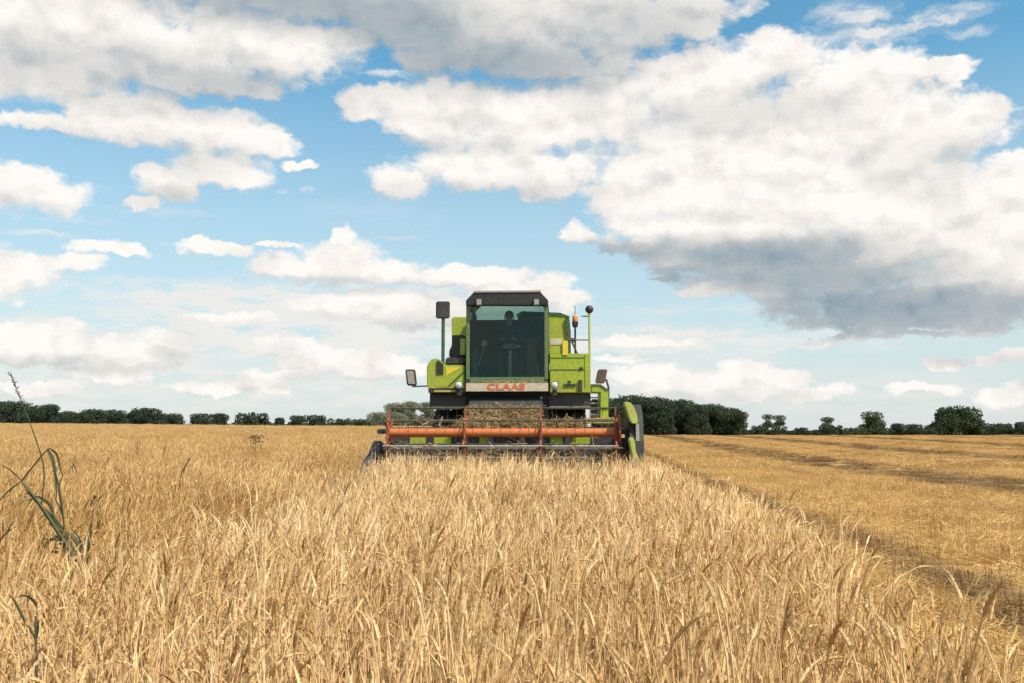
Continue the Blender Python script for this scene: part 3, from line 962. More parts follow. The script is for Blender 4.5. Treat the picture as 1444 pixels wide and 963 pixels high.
# --- lettered panel under the windshield
mb = MB(); bx(mb, 657, 773, 539.5, 551, -0.06, -0.02)
panel = part('name_panel', mb, 'cream', bevel=0.004)
fc = bpy.data.curves.new('lettering', 'FONT'); fc.body = "CLAAS"; fc.extrude = 0.003; fc.align_x = 'CENTER'; fc.align_y = 'CENTER'
fc.offset = 0.008; fc.space_character = 1.12
ft = bpy.data.objects.new('lettering', fc); COL.objects.link(ft); ft.parent = panel
x, z = at(713.5, 545, -0.065)
fc.size = 0.172; fc.materials.append(M['letter'])
bpy.context.view_layer.update()
lm = bpy.data.meshes.new_from_object(ft.evaluated_get(bpy.context.evaluated_depsgraph_get()))
bpy.data.objects.remove(ft); bpy.data.curves.remove(fc)
lm.name = 'lettering'
ft = bpy.data.objects.new('lettering', lm); COL.objects.link(ft); ft.parent = panel
ft.location = (x, -0.0645, z); ft.rotation_euler = (R(90), 0, 0); ft.scale = (1.36, 1, 1)

# --- bodywork left of the cab (as seen)
mb = MB()
poly(mb, [(602, 546), (602, 514), (609, 505), (618, 505), (628, 514), (655, 514), (655, 546)], 0.05, 1.2)
part('platform_panel', mb, 'green', bevel=0.015)
mb = MB(); poly(mb, [(615.5, 527), (615.5, 509), (618, 507), (625, 513), (625, 527)], 0.03, 0.049)
part('air_vent', mb, 'black')
mb = MB(); poly(mb, [(631, 544), (655, 521), (655, 523.5), (634, 544)], 0.035, 0.048)
part('panel_brace', mb, 'dark_green')
mb = MB(); poly(mb, [(629, 530), (629, 517), (650, 517)], 0.042, 0.049)
part('panel_patch', mb, 'yellow')
mb = MB(); bx(mb, 628, 655, 503, 513.6, 0.12, 0.75)
part('box_lid', mb, 'charcoal', bevel=0.03)
mb = MB(); poly(mb, [(633, 503), (633.5, 492), (637, 487), (637, 473), (655, 473), (655, 503)], 0.45, 0.95)
part('air_intake', mb, 'charcoal', bevel=0.02)
mb = MB(); bx(mb, 649, 656, 478, 500, 0.30, 0.449)
part('filter_box', mb, 'pale_green', bevel=0.01)
mb = MB(); bx(mb, 604, 657, 547, 553, 0.0, 1.1)
part('platform_floor', mb, 'charcoal', bevel=0.005)
mb = MB(); bx(mb, 612, 642, 549.5, 552, -0.012, -0.003)
part('platform_edge', mb, 'pale_green')

# --- grain tank behind the cab, higher on the right
mb = MB()
Y0, Y1 = 1.72, 4.3
mb.prism_y([at(637, 500, Y0), at(637, 449, Y0), at(641, 447.5, Y0), at(660, 447.5, Y0), at(672, 456, Y0), at(726, 456, Y0), at(736, 443, Y0), at(798, 446, Y0), at(804, 470, Y0), at(804, 500, Y0)], Y0, Y1)
tank = part('grain_tank', mb, 'green', bevel=0.012)
mb = MB(); poly(mb, [(728, 444), (736, 439.5), (790, 441.5), (803, 446.5), (803, 450), (797, 446.5), (736, 443)], 1.70, 4.32)
part('tank_lid', mb, 'dark_green', tank)
mb = MB(); poly(mb, [(797, 450), (803, 449), (805, 470), (805, 498), (800, 498), (800, 470)], 1.66, 1.715)
part('tank_edge', mb, 'dark_green', tank)

# --- bodywork right of the cab
mb = MB()
bx(mb, 775, 833, 498, 553, 0.10, 1.70)
side = part('engine_panel', mb, 'green', bevel=0.012)
mb = MB(); bx(mb, 775, 793, 478, 486, 0.115, 1.0); part('cream_ledge', mb, 'cream', side, bevel=0.01)
mb = MB(); bx(mb, 775, 800, 486.2, 498.2, 0.12, 1.69); part('upper_panel', mb, 'green', side, bevel=0.01)
mb = MB(); bx(mb, 793, 801, 481, 500, 0.08, 0.12); part('yellow_plate', mb, 'yellow', side, bevel=0.004)
for (a0, a1, b0, b1) in ((775, 823.6, 503.5, 504.6), (775, 823.6, 520.2, 521.4), (824, 825, 500, 546)):
    mb = MB(); bx(mb, a0, a1, b0, b1, 0.094, 0.0985); part('panel_seam', mb, 'dark_green', side)
for q_ in ((817, 822, 517, 519.8, 0.07, 0.098), (801, 805, 536, 539, 0.08, 0.098)):
    mb = MB(); bx(mb, *q_); part('latch', mb, 'charcoal', side, bevel=0.004)
mb = MB(); bx(mb, 816, 821, 535, 552, 0.05, 0.098); part('door_stop', mb, 'charcoal', side, bevel=0.004)
mb = MB(); bx(mb, 795, 812, 540.5, 543.5, 0.07, 0.098); part('door_handle', mb, 'charcoal', side, bevel=0.004)

# --- headlights
for px in (647, 782):
    x, z = at(px, 542.5, -0.05)
    h = part('headlight', MB().lathe([(0.001, 0.10), (0.06, 0.09), (0.082, 0.02), (0.082, 0.0), (0.07, 0.0)], (x, -0.08, z), 'y', 24), 'charcoal', smooth=True)
    part('lens', MB().lathe([(0.071, 0.004), (0.05, -0.014), (0.001, -0.022)], (x, -0.08, z), 'y', 24), 'lens', h, smooth=True)
    part('bracket', MB().box(x - .05, x + .05, -0.02, 0.05, z - .2, z - .085), 'charcoal', h)

# --- mirrors
def mirror(px0, px1, py0, py1, Y, back, face, pole, label=None, tilt=0.0):
    x0, z1 = at(px0, py0, Y); x1, z0 = at(px1, py1, Y)
    mb = MB(); mb.prism_y([(x0 + tilt, z1), (x1 + tilt, z1), (x1 - tilt, z0), (x0 - tilt, z0)], Y, Y + 0.06)
    o = part('mirror', mb, back, label=label, bevel=0.02)
    i = 0.035
    mb = MB(); mb.prism_y([(x0 + tilt + i, z1 - i), (x1 + tilt - i, z1 - i), (x1 - tilt - i, z0 + i), (x0 - tilt + i, z0 + i)], *( (Y - 0.006, Y - 0.001) if face == 'front' else (Y + 0.061, Y + 0.066)))
    part('mirror_glass', mb, 'mirror' if face != 'front' else 'grey', o)
    mb = MB(); mb.tube(pole, 0.022 if len(pole) > 2 else 0.014, 8); part('mirror_arm', mb, 'charcoal', o)
    return o


x, z = at(625, 450, 0.2); x2, z2 = at(625, 512, 0.2)
o = mirror(614.5, 634, 425.5, 449.5, 0.14, 'charcoal', 'back', [(x, .2, z), (x, .2, z + .1)], 'tall black box mirror on a green post')
part('mirror_post', MB().tube([(x, .2, z2 - .3), (x, .2, z + .01)], 0.036, 10), 'dark_green', o)
a, b = at(581, 543.5, 0.3), at(604, 543.5, 0.3)
mirror(572.5, 586.5, 520, 543, 0.27, 'charcoal', 'front', [(a[0], .32, a[1] - .01), (b[0], .32, b[1])], 'small side mirror on a thin rod', -0.02)
pts = [at(855, 535, 0.2), at(858, 545, 0.2), at(858, 566, 0.2)]
mirror(841, 855, 520, 540, 0.15, 'brown_plastic', 'back', [(p_[0], .2, p_[1]) for p_ in [at(848, 532, .2)] + pts], 'small brown backed mirror on a bent arm', 0.03)

# --- beacon, aerial, marker pole with a black ball
x, z = at(811, 456, 0.8)
bc = part('beacon', MB().tube([(x, .8, at(811, 500, .8)[1]), (x, .8, z)], 0.02, 8).lathe([(0.001, -.1), (0.05, -.09), (0.068, 0.0), (0.06, .03), (.001, .031)], (x, .8, z), 'z', 16), 'charcoal', smooth=True)
part('amber_lamp', MB().lathe([(0.055, 0.032), (0.06, 0.06), (0.055, 0.13), (0.03, 0.17), (0.001, 0.175)], (x, .8, z), 'z', 16), 'amber', bc, smooth=True)
part('aerial', MB().tube([(x, .86, z - .2), (x, .86, at(811, 432, .86)[1])], 0.009, 6), 'charcoal', bc)
x, z = at(831, 437, 0.6)
mp = part('marker_pole', MB().tube([(x, .6, at(831, 500, .6)[1]), (x, .6, z)], 0.024, 8), 'pale_green', smooth=True)
part('pole_ball', MB().lathe([(0.085 * math.sin(math.pi * k / 10) + .0005, -0.085 * math.cos(math.pi * k / 10)) for k in range(11)], (x, .6, z), 'z', 20), 'black', mp, smooth=True)
for py in (446.5, 480):
    a, b = at(820 if py < 450 else 800, py, 0.6), at(831, py, .6)
    part('guard_rail', MB().tube([(a[0], .6, a[1]), (b[0], .6, b[1])], 0.013, 6), 'charcoal', mp)
a, b, c_, d_ = at(798, 466, .7), at(806, 480, .7), at(811, 492, .7), at(815, 499, .7)
part('hydraulic_hose', MB().tube([(q[0], .7, q[1]) for q in (a, b, c_, d_)], 0.018, 6), 'charcoal', mp)
part('hose_block', MB().tube([(at(799, 478, .66)[0], .66, at(799, 479, .66)[1]), (at(812, 480, .66)[0], .66, at(812, 480, .66)[1])], 0.04, 8), 'charcoal', mp)

# --- unloading bracket, platform and steps at the right
mb = MB()
poly(mb, [(833, 541), (847, 541), (858, 549), (858, 592), (846, 592), (846, 553), (833, 553)], 0.15, 0.6)
part('steering_bracket', mb, 'green', bevel=0.02)
mb = MB(); poly(mb, [(833, 541), (847, 541), (858, 549), (856.6, 550), (846, 542.5), (833, 542.5)], 0.13, 0.148)
part('bracket_trim', mb, 'dark_green')
mb = MB(); poly(mb, [(847, 574), (858, 574), (858, 576), (847, 576)], 0.13, 0.148)
part('bracket_clamp', mb, 'dark_green')
mb = MB(); bx(mb, 826, 872, 591.5, 596, -0.3, 0.4)
part('side_platform', mb, 'pale_green', bevel=0.006)
mb = MB()
for px in (831, 843): bx(mb, px, px + 2, 553, 591, 0.25, 0.29)
mb.box(at(831, 570, .25)[0], at(845, 570, .25)[0], .291, .30, at(831, 591, .25)[1], at(831, 589, .25)[1])
lad = part('ladder', mb, 'grey')
for py in (559, 567, 575, 583):
    mb = MB(); bx(mb, 832.9, 843.1, py, py + 1.6, 0.24, 0.36); part('step', mb, 'grey', lad)
mb = MB(); bx(mb, 833, 845, 562, 591, 0.45, 0.9)
part('fuel_tank', mb, 'grey', bevel=0.03)

# --- axle, wheels, hood behind
def wheel(x, y, rad, w, side, name='wheel'):
    prof = [(rad * .56, -w / 2), (rad * .8, -w / 2), (rad * .95, -w * .46), (rad, -w * .36), (rad, w * .36), (rad * .95, w * .46), (rad * .8, w / 2), (rad * .56, w / 2)]
    rim = [(rad * .57, -w * .44), (rad * .52, -w * .3), (rad * .2, -w * .15), (0.001, -w * .15)]
    if side > 0: rim = [(r_, -h) for r_, h in rim]
    hub = part(name, MB().lathe([(0.001, -w * .52), (rad * .13, -w * .5), (rad * .16, w * .5), (0.001, w * .52)], (x, y, rad), 'x', 20), 'charcoal', smooth=True)
    part('rim', MB().lathe(rim, (x, y, rad), 'x', 32), 'pale_green', hub, smooth=True)
    mb = MB().lathe(prof, (x, y, rad), 'x', 48)
    n = 22
    for k in range(n):                                                  # tractor lugs
        for s_ in (-1, 1):
            a = 2 * math.pi * (k + (0.25 if s_ > 0 else 0)) / n
            ps = []
            for xx, da in ((0.02 * s_, 0.0), (w * .47 * s_, 0.22)):
                for rr in (rad * .985, rad * 1.035):
                    for dd in (-0.05, 0.05):
                        ps.append((x + xx, y + rr * math.sin(a + da + dd), rad + rr * math.cos(a + da + dd)))
            mb.hexa([ps[0], ps[1], ps[5], ps[4], ps[2], ps[3], ps[7], ps[6]])
    part('tyre', mb, 'rubber', hub, smooth=True)


xl, xr = at(631, 590, 0.4)[0], at(803, 590, 0.4)[0]
wheel(xl, 1.05, 0.86, 0.66, -1)
wheel(xr, 1.05, 0.86, 0.72, 1)
wheel(xl + .05, 5.3, 0.52, 0.36, -1); wheel(xr - .05, 5.3, 0.52, 0.36, 1)
part('front_axle', MB().box(xl, xr, 0.9, 1.2, .72, 1.0), 'charcoal', bevel=0.01)
part('rear_axle', MB().box(xl, xr, 5.2, 5.4, .45, .6), 'charcoal', bevel=0.01)
mb = MB(); bx(mb, 657, 773, 552, 596, 0.32, 1.5); part('chassis', mb, 'charcoal', bevel=0.01)
for a0, a1 in ((606, 656.8), (773.2, 833)):
    mb = MB(); bx(mb, a0, a1, 553, 574, 0.24, 1.6); o = part('wheel_guard', mb, 'charcoal', bevel=0.01)
    mb = MB(); bx(mb, a0 + 2, a1 - 1, 572, 574, 0.20, 0.238); part('guard_lip', mb, 'steel', o)
mb = MB()
mb.prism_x([(1.2, 1.05), (1.75, 2.2), (5.2, 2.25), (6.6, 2.0), (7.0, 1.5), (6.6, 1.0), (4.5, 0.75)], at(657, 560, 1.5)[0] + .05, at(775, 560, 1.5)[0] - .02)
part('rear_hood', mb, 'green', bevel=0.02)
mb = MB()
mb.prism_x([(1.72, 1.3), (1.72, 2.6), (4.3, 2.6), (4.3, 1.3)], at(637, 500, 1.72)[0], at(804, 500, 1.72)[0])
part('tank_base', mb, 'green', bevel=0.02)

# --- feeder throat with straw on it
mb = MB()
x0, x1 = at(656, 590, -.3)[0], at(768, 590, -.3)[0]
mb.prism_x([(0.3, 2.02), (-1.75, 1.02), (-1.75, 0.45), (0.3, 1.1)], x0 + .05, x1 - .05)
part('feeder_house', mb, 'charcoal', bevel=0.01)
r_ = np.random.default_rng(5)


def straw_bits(mb, n, fn, L0=.1, L1=.3, w0=.004, w1=.009):
    for _ in range(n):
        c = np.array(fn()); d = r_.normal(0, 1, 3) * np.array([1, .7, .5]); d = d / np.linalg.norm(d) * r_.uniform(L0, L1) / 2
        sd = unit(np.cross(d, r_.normal(0, 1, 3))) * r_.uniform(w0, w1)
        mb.add([c - d - sd, c - d + sd, c + d + sd, c + d - sd], [(0, 1, 2, 3)], float(np.clip(r_.normal(.45, .25), 0, 1)))
    return mb


mb = MB()
straw_bits(mb, 2600, lambda: (lambda u, v: (x0 + .07 + u * (x1 - x0 - .14), -1.7 + v * 1.35, 1.02 + (v * 1.35) * .485 + .03 + abs(r_.normal(0, .05))))(r_.random(), r_.random()))
tag(part('straw_on_feeder', mb, 'dull_straw', fix=False), kind='stuff')

# --- cutting header
HY = -1.85                                       # back wall of the table
hxl, hxr = at(541, 600, -2.6)[0], at(880, 600, -2.9)[0]
mb = MB()
mb.prism_x([(HY, 0.25), (HY, 1.22), (HY - .05, 1.26), (HY - .05, .25)], hxl + .02, hxr - .02)      # back wall
mb.prism_x([(HY - .051, .22), (HY - .051, .28), (HY - .9, .15), (HY - 1.30, .11), (HY - 1.30, .08)], hxl + .02, hxr - .02)   # floor
header = part('header', mb, 'charcoal', bevel=0.008)
part('top_beam', MB().box(hxl + .02, hxr - .02, HY - .09, HY + .03, 1.262, 1.34), 'charcoal', header, bevel=0.008)
part('end_sheet', MB().box(hxl - .03, hxl + .018, HY - 1.2, HY + .02, .12, 1.0), 'charcoal', header, bevel=0.008)
part('end_sheet', MB().box(hxr - .018, hxr + .04, HY - 1.2, HY + .02, .12, 1.15), 'charcoal', header, bevel=0.008)
mb = MB(); L_ = hxr - hxl - .12
mb.lathe([(.001, 0), (.16, 0), (.16, L_), (.001, L_)], (hxl + .06, HY - .36, .62), 'x', 24)
for s_, xa in ((1, 0.0), (-1, L_)):
    turns, n = 3.2, 90
    vs, fs = [], []
    for k in range(n + 1):
        a = 2 * math.pi * turns * k / n * s_
        xx = hxl + .06 + xa + s_ * (L_ * .40) * k / n
        for rr in (.155, .30): vs.append((xx, HY - .36 + rr * math.cos(a), .62 + rr * math.sin(a)))
    for k in range(n): fs.append((2 * k, 2 * k + 1, 2 * k + 3, 2 * k + 2))
    mb.add(vs, fs)
part('auger', mb, 'charcoal', header, smooth=True, fix=False)
mb = MB()
nf = 60
for k in range(nf):                                                      # knife fingers
    x = hxl + .08 + (hxr - hxl - .16) * k / (nf - 1)
    mb.hexa([(x - .017, HY - 1.3, .08), (x + .017, HY - 1.3, .08), (x + .017, HY - 1.3, .115), (x - .017, HY - 1.3, .115),
             (x - .004, HY - 1.44, .09), (x + .004, HY - 1.44, .09), (x + .004, HY - 1.44, .10), (x - .004, HY - 1.44, .10)])
mb.box(hxl + .05, hxr - .05, HY - 1.34, HY - 1.301, .10, .135)
part('knife_bar', mb, 'steel', header)

# reel: one tube, five spiders, six bats with tines
RY, RR = HY - 1.15, 0.42
RZ = at(700, 609.5, RY)[1]
rx0, rx1 = at(548, 610, RY)[0], at(868, 610, RY)[0]
part('reel_tube', MB().lathe([(.001, 0), (.074, 0), (.074, rx1 - rx0), (.001, rx1 - rx0)], (rx0, RY, RZ), 'x', 24), 'orange', header, smooth=True)
spx = [at(px, 610, RY)[0] for px in (548.5, 656, 763, 868)]
ph = R(32)
for k, x in enumerate(spx):
    mb = MB()
    mb.lathe([(.076, -.02), (.12, -.02), (.12, .02), (.076, .02)], (x, RY, RZ), 'x', 20)
    for q in range(6):
        a = ph + q * math.pi / 3
        u, w_ = math.cos(a), math.sin(a)
        n_ = Vector((0, -w_, u)) * .03
        p0, p1 = Vector((x, RY + u * .1, RZ + w_ * .1)), Vector((x, RY + u * RR, RZ + w_ * RR))
        hx = Vector((.014, 0, 0))
        mb.hexa([p0 - n_ - hx, p0 - n_ + hx, p0 + n_ + hx, p0 + n_ - hx, p1 - n_ * .7 - hx, p1 - n_ * .7 + hx, p1 + n_ * .7 + hx, p1 + n_ * .7 - hx])
        a2 = a + math.pi / 3                                                # outer brace to the next arm
        p2 = Vector((x, RY + math.cos(a2) * RR * .62, RZ + math.sin(a2) * RR * .62)); p3 = Vector((x, RY + u * RR * .62, RZ + w_ * RR * .62))
        mb.tube([p3, p2], .012, 5)
    part('reel_spider', mb, 'red' if k == 3 else 'rust', header, label='worn dark red reel spider' if k == 3 else None)
mb = MB().lathe([(0.001, -.02), (.34, -.02), (.36, 0), (.34, .02), (.001, .02)], (spx[3] + .06, RY, RZ), 'x', 6)
part('reel_end_plate', mb, 'red', header)
for q in range(6):
    a = ph + q * math.pi / 3
    y_, z_ = RY + RR * math.cos(a), RZ + RR * math.sin(a)
    mb = MB(); mb.tube([(rx0 - .03, y_, z_), (rx1 + .03, y_, z_)], .011 if q not in (3, 4) else .015, 8)
    for xa, xb in zip(spx[:-1], spx[1:]):                                  # a flat slat between each pair of spiders
        mb.hexa([(xa + .08, y_ - .012, z_ - .052), (xb - .08, y_ - .012, z_ - .052), (xb - .08, y_ + .014, z_ - .052), (xa + .08, y_ + .014, z_ - .052),
                 (xa + .08, y_ - .030, z_ - .004), (xb - .08, y_ - .030, z_ - .004), (xb - .08, y_ - .006, z_ - .004), (xa + .08, y_ - .006, z_ - .004)] if q in (3, 4) else
                [(xa + .08, y_ - .006, z_ - .02), (xb - .08, y_ - .006, z_ - .02), (xb - .08, y_ + .006, z_ - .02), (xa + .08, y_ + .006, z_ - .02),
                 (xa + .08, y_ - .006, z_), (xb - .08, y_ - .006, z_), (xb - .08, y_ + .006, z_), (xa + .08, y_ + .006, z_)])
    x = rx0 + .08
    while x < rx1 - .04:
        mb.tube([(x, y_, z_), (x + .004, y_ + .04, z_ - .10), (x, y_ + .02, z_ - .20)], .0038, 4); x += .155
    part('reel_bat', mb, 'bat' if q not in (3, 4) else 'grey', header)
for px0, px1 in ((578, 600), (612, 636), (676, 690), (776, 794), (806, 832)):      # green table showing between the guides
    mb = MB(); bx(mb, px0, px1, 616, 626, HY - .07, HY - .053); part('table_panel', mb, 'green', header)
for px in (566, 606, 645, 690, 735, 762, 800, 838):                        # lifter brackets
    mb = MB(); poly(mb, [(px - 7, 634), (px - 2, 616), (px + 4, 616), (px + 9, 634)], RY + .32, RY + .36); part('auger_guide', mb, 'charcoal', header)
for x in (hxl + .01, hxr - .0):                                            # reel support arms
    mb = MB(); mb.tube([(x, HY, 1.28), (x, RY - .05, RZ + .02)], .045, 8); part('reel_arm', mb, 'charcoal', header)
# straw lying along the table
mb = MB()
straw_bits(mb, 1800, lambda: (r_.uniform(hxl + 1.2, hxr - .7), HY - .05 + r_.normal(0, .10), 1.30 + abs(r_.normal(0, .07))), .1, .35)
straw_bits(mb, 2200, lambda: (r_.uniform(hxl + .1, hxr - .1), HY - .75 + r_.normal(0, .25), .22 + abs(r_.normal(0, .10))), .15, .4)
tag(part('straw_on_table', mb, 'dull_straw', header, fix=False), kind='stuff')
# crop divider at the left end: dark bent sheet running down into the crop
mb = MB()
mb.prism_x([(HY - .1, .98), (HY - .75, 1.10), (HY - 1.15, .95), (HY - 1.75, .38), (HY - 1.95, .12), (HY - 1.3, .10), (HY - .1, .12)], hxl - .17, hxl - .035)
mb.tube([(hxl - .10, HY - .5, 1.06), (hxl - .2, HY - 1.35, .78), (hxl - .26, HY - 2.0, .2)], .03, 8)
part('crop_divider', mb, 'charcoal', header, bevel=0.02, label='dark bent sheet divider in the crop')
# drive guard and divider at the right end
mb = MB()
gx = hxr + .06
mb.prism_x([(HY - .2, .3), (HY - .15, 1.3), (HY - .45, 1.62), (HY - .95, 1.72), (HY - 1.3, 1.55), (HY - 1.5, 1.1), (HY - 1.62, .5), (HY - 1.75, .12), (HY - 1.2, .12)], gx, gx + .24)
part('drive_shield', mb, 'black', header, bevel=0.015)
mb = MB()


def guard(pts, thick, x0, x1):
    """curved cover plate bowed in the y/z plane"""
    n = len(pts); vs, fs = [], []
    for i, (y, z) in enumerate(pts):
        d = (Vector((0, *pts[min(i + 1, n - 1)])) - Vector((0, *pts[max(i - 1, 0)]))).normalized()
        nn = Vector((0, -d.z, d.y)) * thick
        xs_ = x0 + .04 * math.sin(math.pi * i / (n - 1))
        vs += [(xs_, y, z), (x1, y, z), (x1, y + nn.y, z + nn.z), (xs_, y + nn.y, z + nn.z)]
    for i in range(n - 1):
        a = 4 * i
        for k in range(4): fs.append((a + k, a + (k + 1) % 4, a + 4 + (k + 1) % 4, a + 4 + k))
    fs += [(0, 1, 2, 3), tuple(4 * (n - 1) + k for k in (3, 2, 1, 0))]
    mb.add(vs, fs)


q1 = [at(px, py, HY - 1.3) for px, py in ((878, 567), (886, 566.5), (892, 573), (896, 583), (897.5, 592), (897, 597))]
q2 = [at(px, py, HY - 1.3) for px, py in ((897, 597), (889, 597), (885.5, 590), (882, 578))]
mb.prism_y(q1 + q2, HY - 1.60, HY - 1.25)
part('belt_guard', mb, 'pale_green', header, bevel=0.015)
mb = MB()
q = [at(px, py, HY - 1.55) for px, py in ((885, 618), (891, 615), (894, 622), (895, 634), (899, 645), (901, 652), (898, 655), (892, 650), (889, 637))]
mb.prism_y(q, HY - 1.8, HY - 1.45)
part('crop_divider', mb, 'pale_green', header, bevel=0.015, label='yellow green pointed divider at the cut edge')
mb = MB(); q = [at(px, py, HY - 1.6) for px, py in ((888, 640), (893, 646), (901, 652), (900, 657), (893, 657), (888, 650))]
mb.prism_y(q, HY - 1.95, HY - 1.81)
part('divider_shoe', mb, 'steel', header, bevel=0.01)
mb = MB(); q = [at(px, py, HY - 1.35) for px, py in ((896, 597), (900, 597), (901, 622), (898, 632), (896, 632))]
mb.prism_y(q, HY - 1.5, HY - 1.30)
part('guard_strut', mb, 'grey', header)


# loose straw caught on the reel and lying on the ledges
mb = MB()
for q in (2, 3, 4):
    a = ph + q * math.pi / 3
    straw_bits(mb, 90, lambda: (r_.uniform(rx0, rx1), RY + RR * math.cos(a) + r_.normal(0, .03), RZ + RR * math.sin(a) - .02 + r_.normal(0, .03)), .08, .3, .003, .007)
straw_bits(mb, 120, lambda: (r_.uniform(rx0, rx1), RY + r_.normal(0, .05), RZ + .078 + abs(r_.normal(0, .01))), .05, .2, .002, .005)
straw_bits(mb, 500, lambda: (r_.uniform(rx0, rx1), RY - .05 + r_.normal(0, .22), RZ - .45 + r_.normal(0, .12)), .2, .5, .003, .006)
tag(part('caught_straw', mb, 'dull_straw', header, fix=False), kind='stuff')
mb = MB()
xa, za = at(604, 546.5, .0); xb, _ = at(655, 546.5, .0); xc, zc = at(834, 541, .3); xd, _ = at(856, 541, .3); xe, ze = at(826, 591, 0); xf, _ = at(872, 591, 0)
straw_bits(mb, 140, lambda: (r_.uniform(xa, xb), r_.uniform(-.02, .05), za + abs(r_.normal(0, .012))), .03, .12, .002, .005)
straw_bits(mb, 200, lambda: (r_.uniform(xe, xf), r_.uniform(-.3, .4), ze + .005 + abs(r_.normal(0, .012))), .04, .16, .002, .005)
straw_bits(mb, 120, lambda: (r_.uniform(XL, XR), r_.uniform(-.06, -.03), at(700, 538.5, -.05)[1] + abs(r_.normal(0, .01))), .03, .10, .002, .004)
tag(part('loose_chaff', mb, 'stubble', fix=False), kind='stuff')


# ------------------------------------------------------------------ the driver, seated in the cab
def skin_body(name, chain, material, parent=None, sub=2):
    """chain: list of (point, radius, parent index)"""
    me = bpy.data.meshes.new(name)
    me.from_pydata([c[0] for c in chain], [(c[2], i) for i, c in enumerate(chain) if c[2] is not None], [])
    o = bpy.data.objects.new(name, me); COL.objects.link(o)
    sk = o.modifiers.new('skin', 'SKIN'); sk.use_smooth_shade = True
    layer = me.skin_vertices[0] if me.skin_vertices else None
    if layer is None:
        bm = bmesh.new(); bm.from_mesh(me); bm.verts.layers.skin.verify(); bm.to_mesh(me); bm.free(); layer = me.skin_vertices[0]
    for i, c in enumerate(chain):
        r = c[1]; layer.data[i].radius = r if isinstance(r, tuple) else (r, r)
        layer.data[i].use_root = i == 0
    ss = o.modifiers.new('sub', 'SUBSURF'); ss.levels = sub; ss.render_levels = sub
    dg = bpy.context.evaluated_depsgraph_get()
    me2 = bpy.data.meshes.new_from_object(o.evaluated_get(dg))
    bpy.data.objects.remove(o); bpy.data.meshes.remove(me)
    me2.name = name; me2.materials.clear(); me2.materials.append(material)
    me2.polygons.foreach_set('use_smooth', [True] * len(me2.polygons))
    o = bpy.data.objects.new(name, me2); COL.objects.link(o)
    if parent: o.parent = parent
    return o


def build_driver():
    hx, hz = at(718, 447, 1.05)
    sz = ZS + 0.54
    c, s = math.cos(YAW), math.sin(YAW)
    root_w = Vector((OX + hx * c - 1.08 * s, OY + hx * s + 1.08 * c, GZ + sz))
    kz = (hz - sz - 0.02)                          # seat to eyes
    ch = [((0, 0, .10), (.17, .12), None), ((0, .02, .28), (.15, .11), 0), ((0, .03, .44), (.17, .11), 1), ((0, .02, kz - .26), (.13, .09), 2), ((0, .0, kz - .16), .058, 3), ((0, -.01, kz - .10), .062, 4),
          ((.19, .02, kz - .29), .068, 3), ((.27, -.06, kz - .55), .050, 6), ((.15, -.40, kz - .52), .036, 7), ((.13, -.47, kz - .50), .030, 8),
          ((-.19, .02, kz - .29), .068, 3), ((-.27, -.06, kz - .55), .050, 10), ((-.15, -.40, kz - .52), .036, 11), ((-.13, -.47, kz - .50), .030, 12),
          ((.11, -.10, .09), .095, 0), ((.14, -.46, .10), .068, 14), ((.14, -.50, -.34), .045, 15), ((.14, -.62, -.49), .042, 16),
          ((-.11, -.10, .09), .095, 0), ((-.14, -.46, .10), .068, 18), ((-.14, -.50, -.34), .045, 19), ((-.14, -.62, -.49), .042, 20),
          ((0, -.015, kz), (.085, .098), 5), ((0, -.005, kz + .08), (.078, .09), 22)]
    p = skin_body('person', ch, M['cloth'])
    p.data.materials.append(M['skin'])
    for pl in p.data.polygons:
        z = pl.center.z; y = pl.center.y
        if (z > kz - .17 and abs(pl.center.x) < .11) or y < -.435 and z > kz - .62: pl.material_index = 1
    p.location = root_w; p.rotation_euler = (0, 0, YAW)
    mbh = MB()
    prof = [(0.001, .155), (.05, .145), (.088, .10), (.098, .05), (.098, .015), (.085, .012)]
    mbh.lathe(prof, (0, .012, kz), 'z', 20)
    for sx in (-1, 1):
        mbh.lathe([(.001, -.012), (.011, -.008), (.013, 0)], (sx * .032, -.094, kz - .005), 'y', 10)      # eyes
    part('hair', mbh, 'hair', p, smooth=True)
    mbf = MB().hexa([(-.014, -.1, kz - .055), (.014, -.1, kz - .055), (.012, -.08, kz - .05), (-.012, -.08, kz - .05), (-.006, -.105, kz), (.006, -.105, kz), (.006, -.085, kz), (-.006, -.085, kz)])
    part('nose', mbf, 'skin', p, smooth=True)
    part('mouth', MB().tube([(-.022, -.088, kz - .078), (0, -.096, kz - .080), (.022, -.088, kz - .078)], [.003, .006, .003], 6), 'red', p)
    for sx in (-1, 1):
        part('ear', MB().tube([(sx * .09, 0, kz - .05), (sx * .10, .01, kz), (sx * .09, .01, kz + .03)], .012, 6), 'skin', p, smooth=True)
        mbh = MB().lathe([(.001, -.045), (.028, -.035), (.040, 0), (.034, .03), (.001, .04)], (sx * .115, -.475, kz - .497), 'x', 10)     # palm
        for k in range(4):                                                  # fingers round the wheel rim
            y0 = -.49 - .004 * k; xk = sx * (.14 - .019 * k)
            mbh.tube([(xk, y0 + .03, kz - .485), (xk, y0 - .025, kz - .475), (xk, y0 - .045, kz - .505), (xk, y0 - .02, kz - .53)], [.010, .0095, .009, .007], 6)
        mbh.tube([(sx * .10, -.46, kz - .50), (sx * .07, -.49, kz - .515), (sx * .075, -.51, kz - .535)], [.012, .011, .009], 6)
        part('hand', mbh, 'skin', p, smooth=True)
    tag(p, 'driver in dark clothes sitting at the steering wheel inside the cab', 'person')


build_driver()


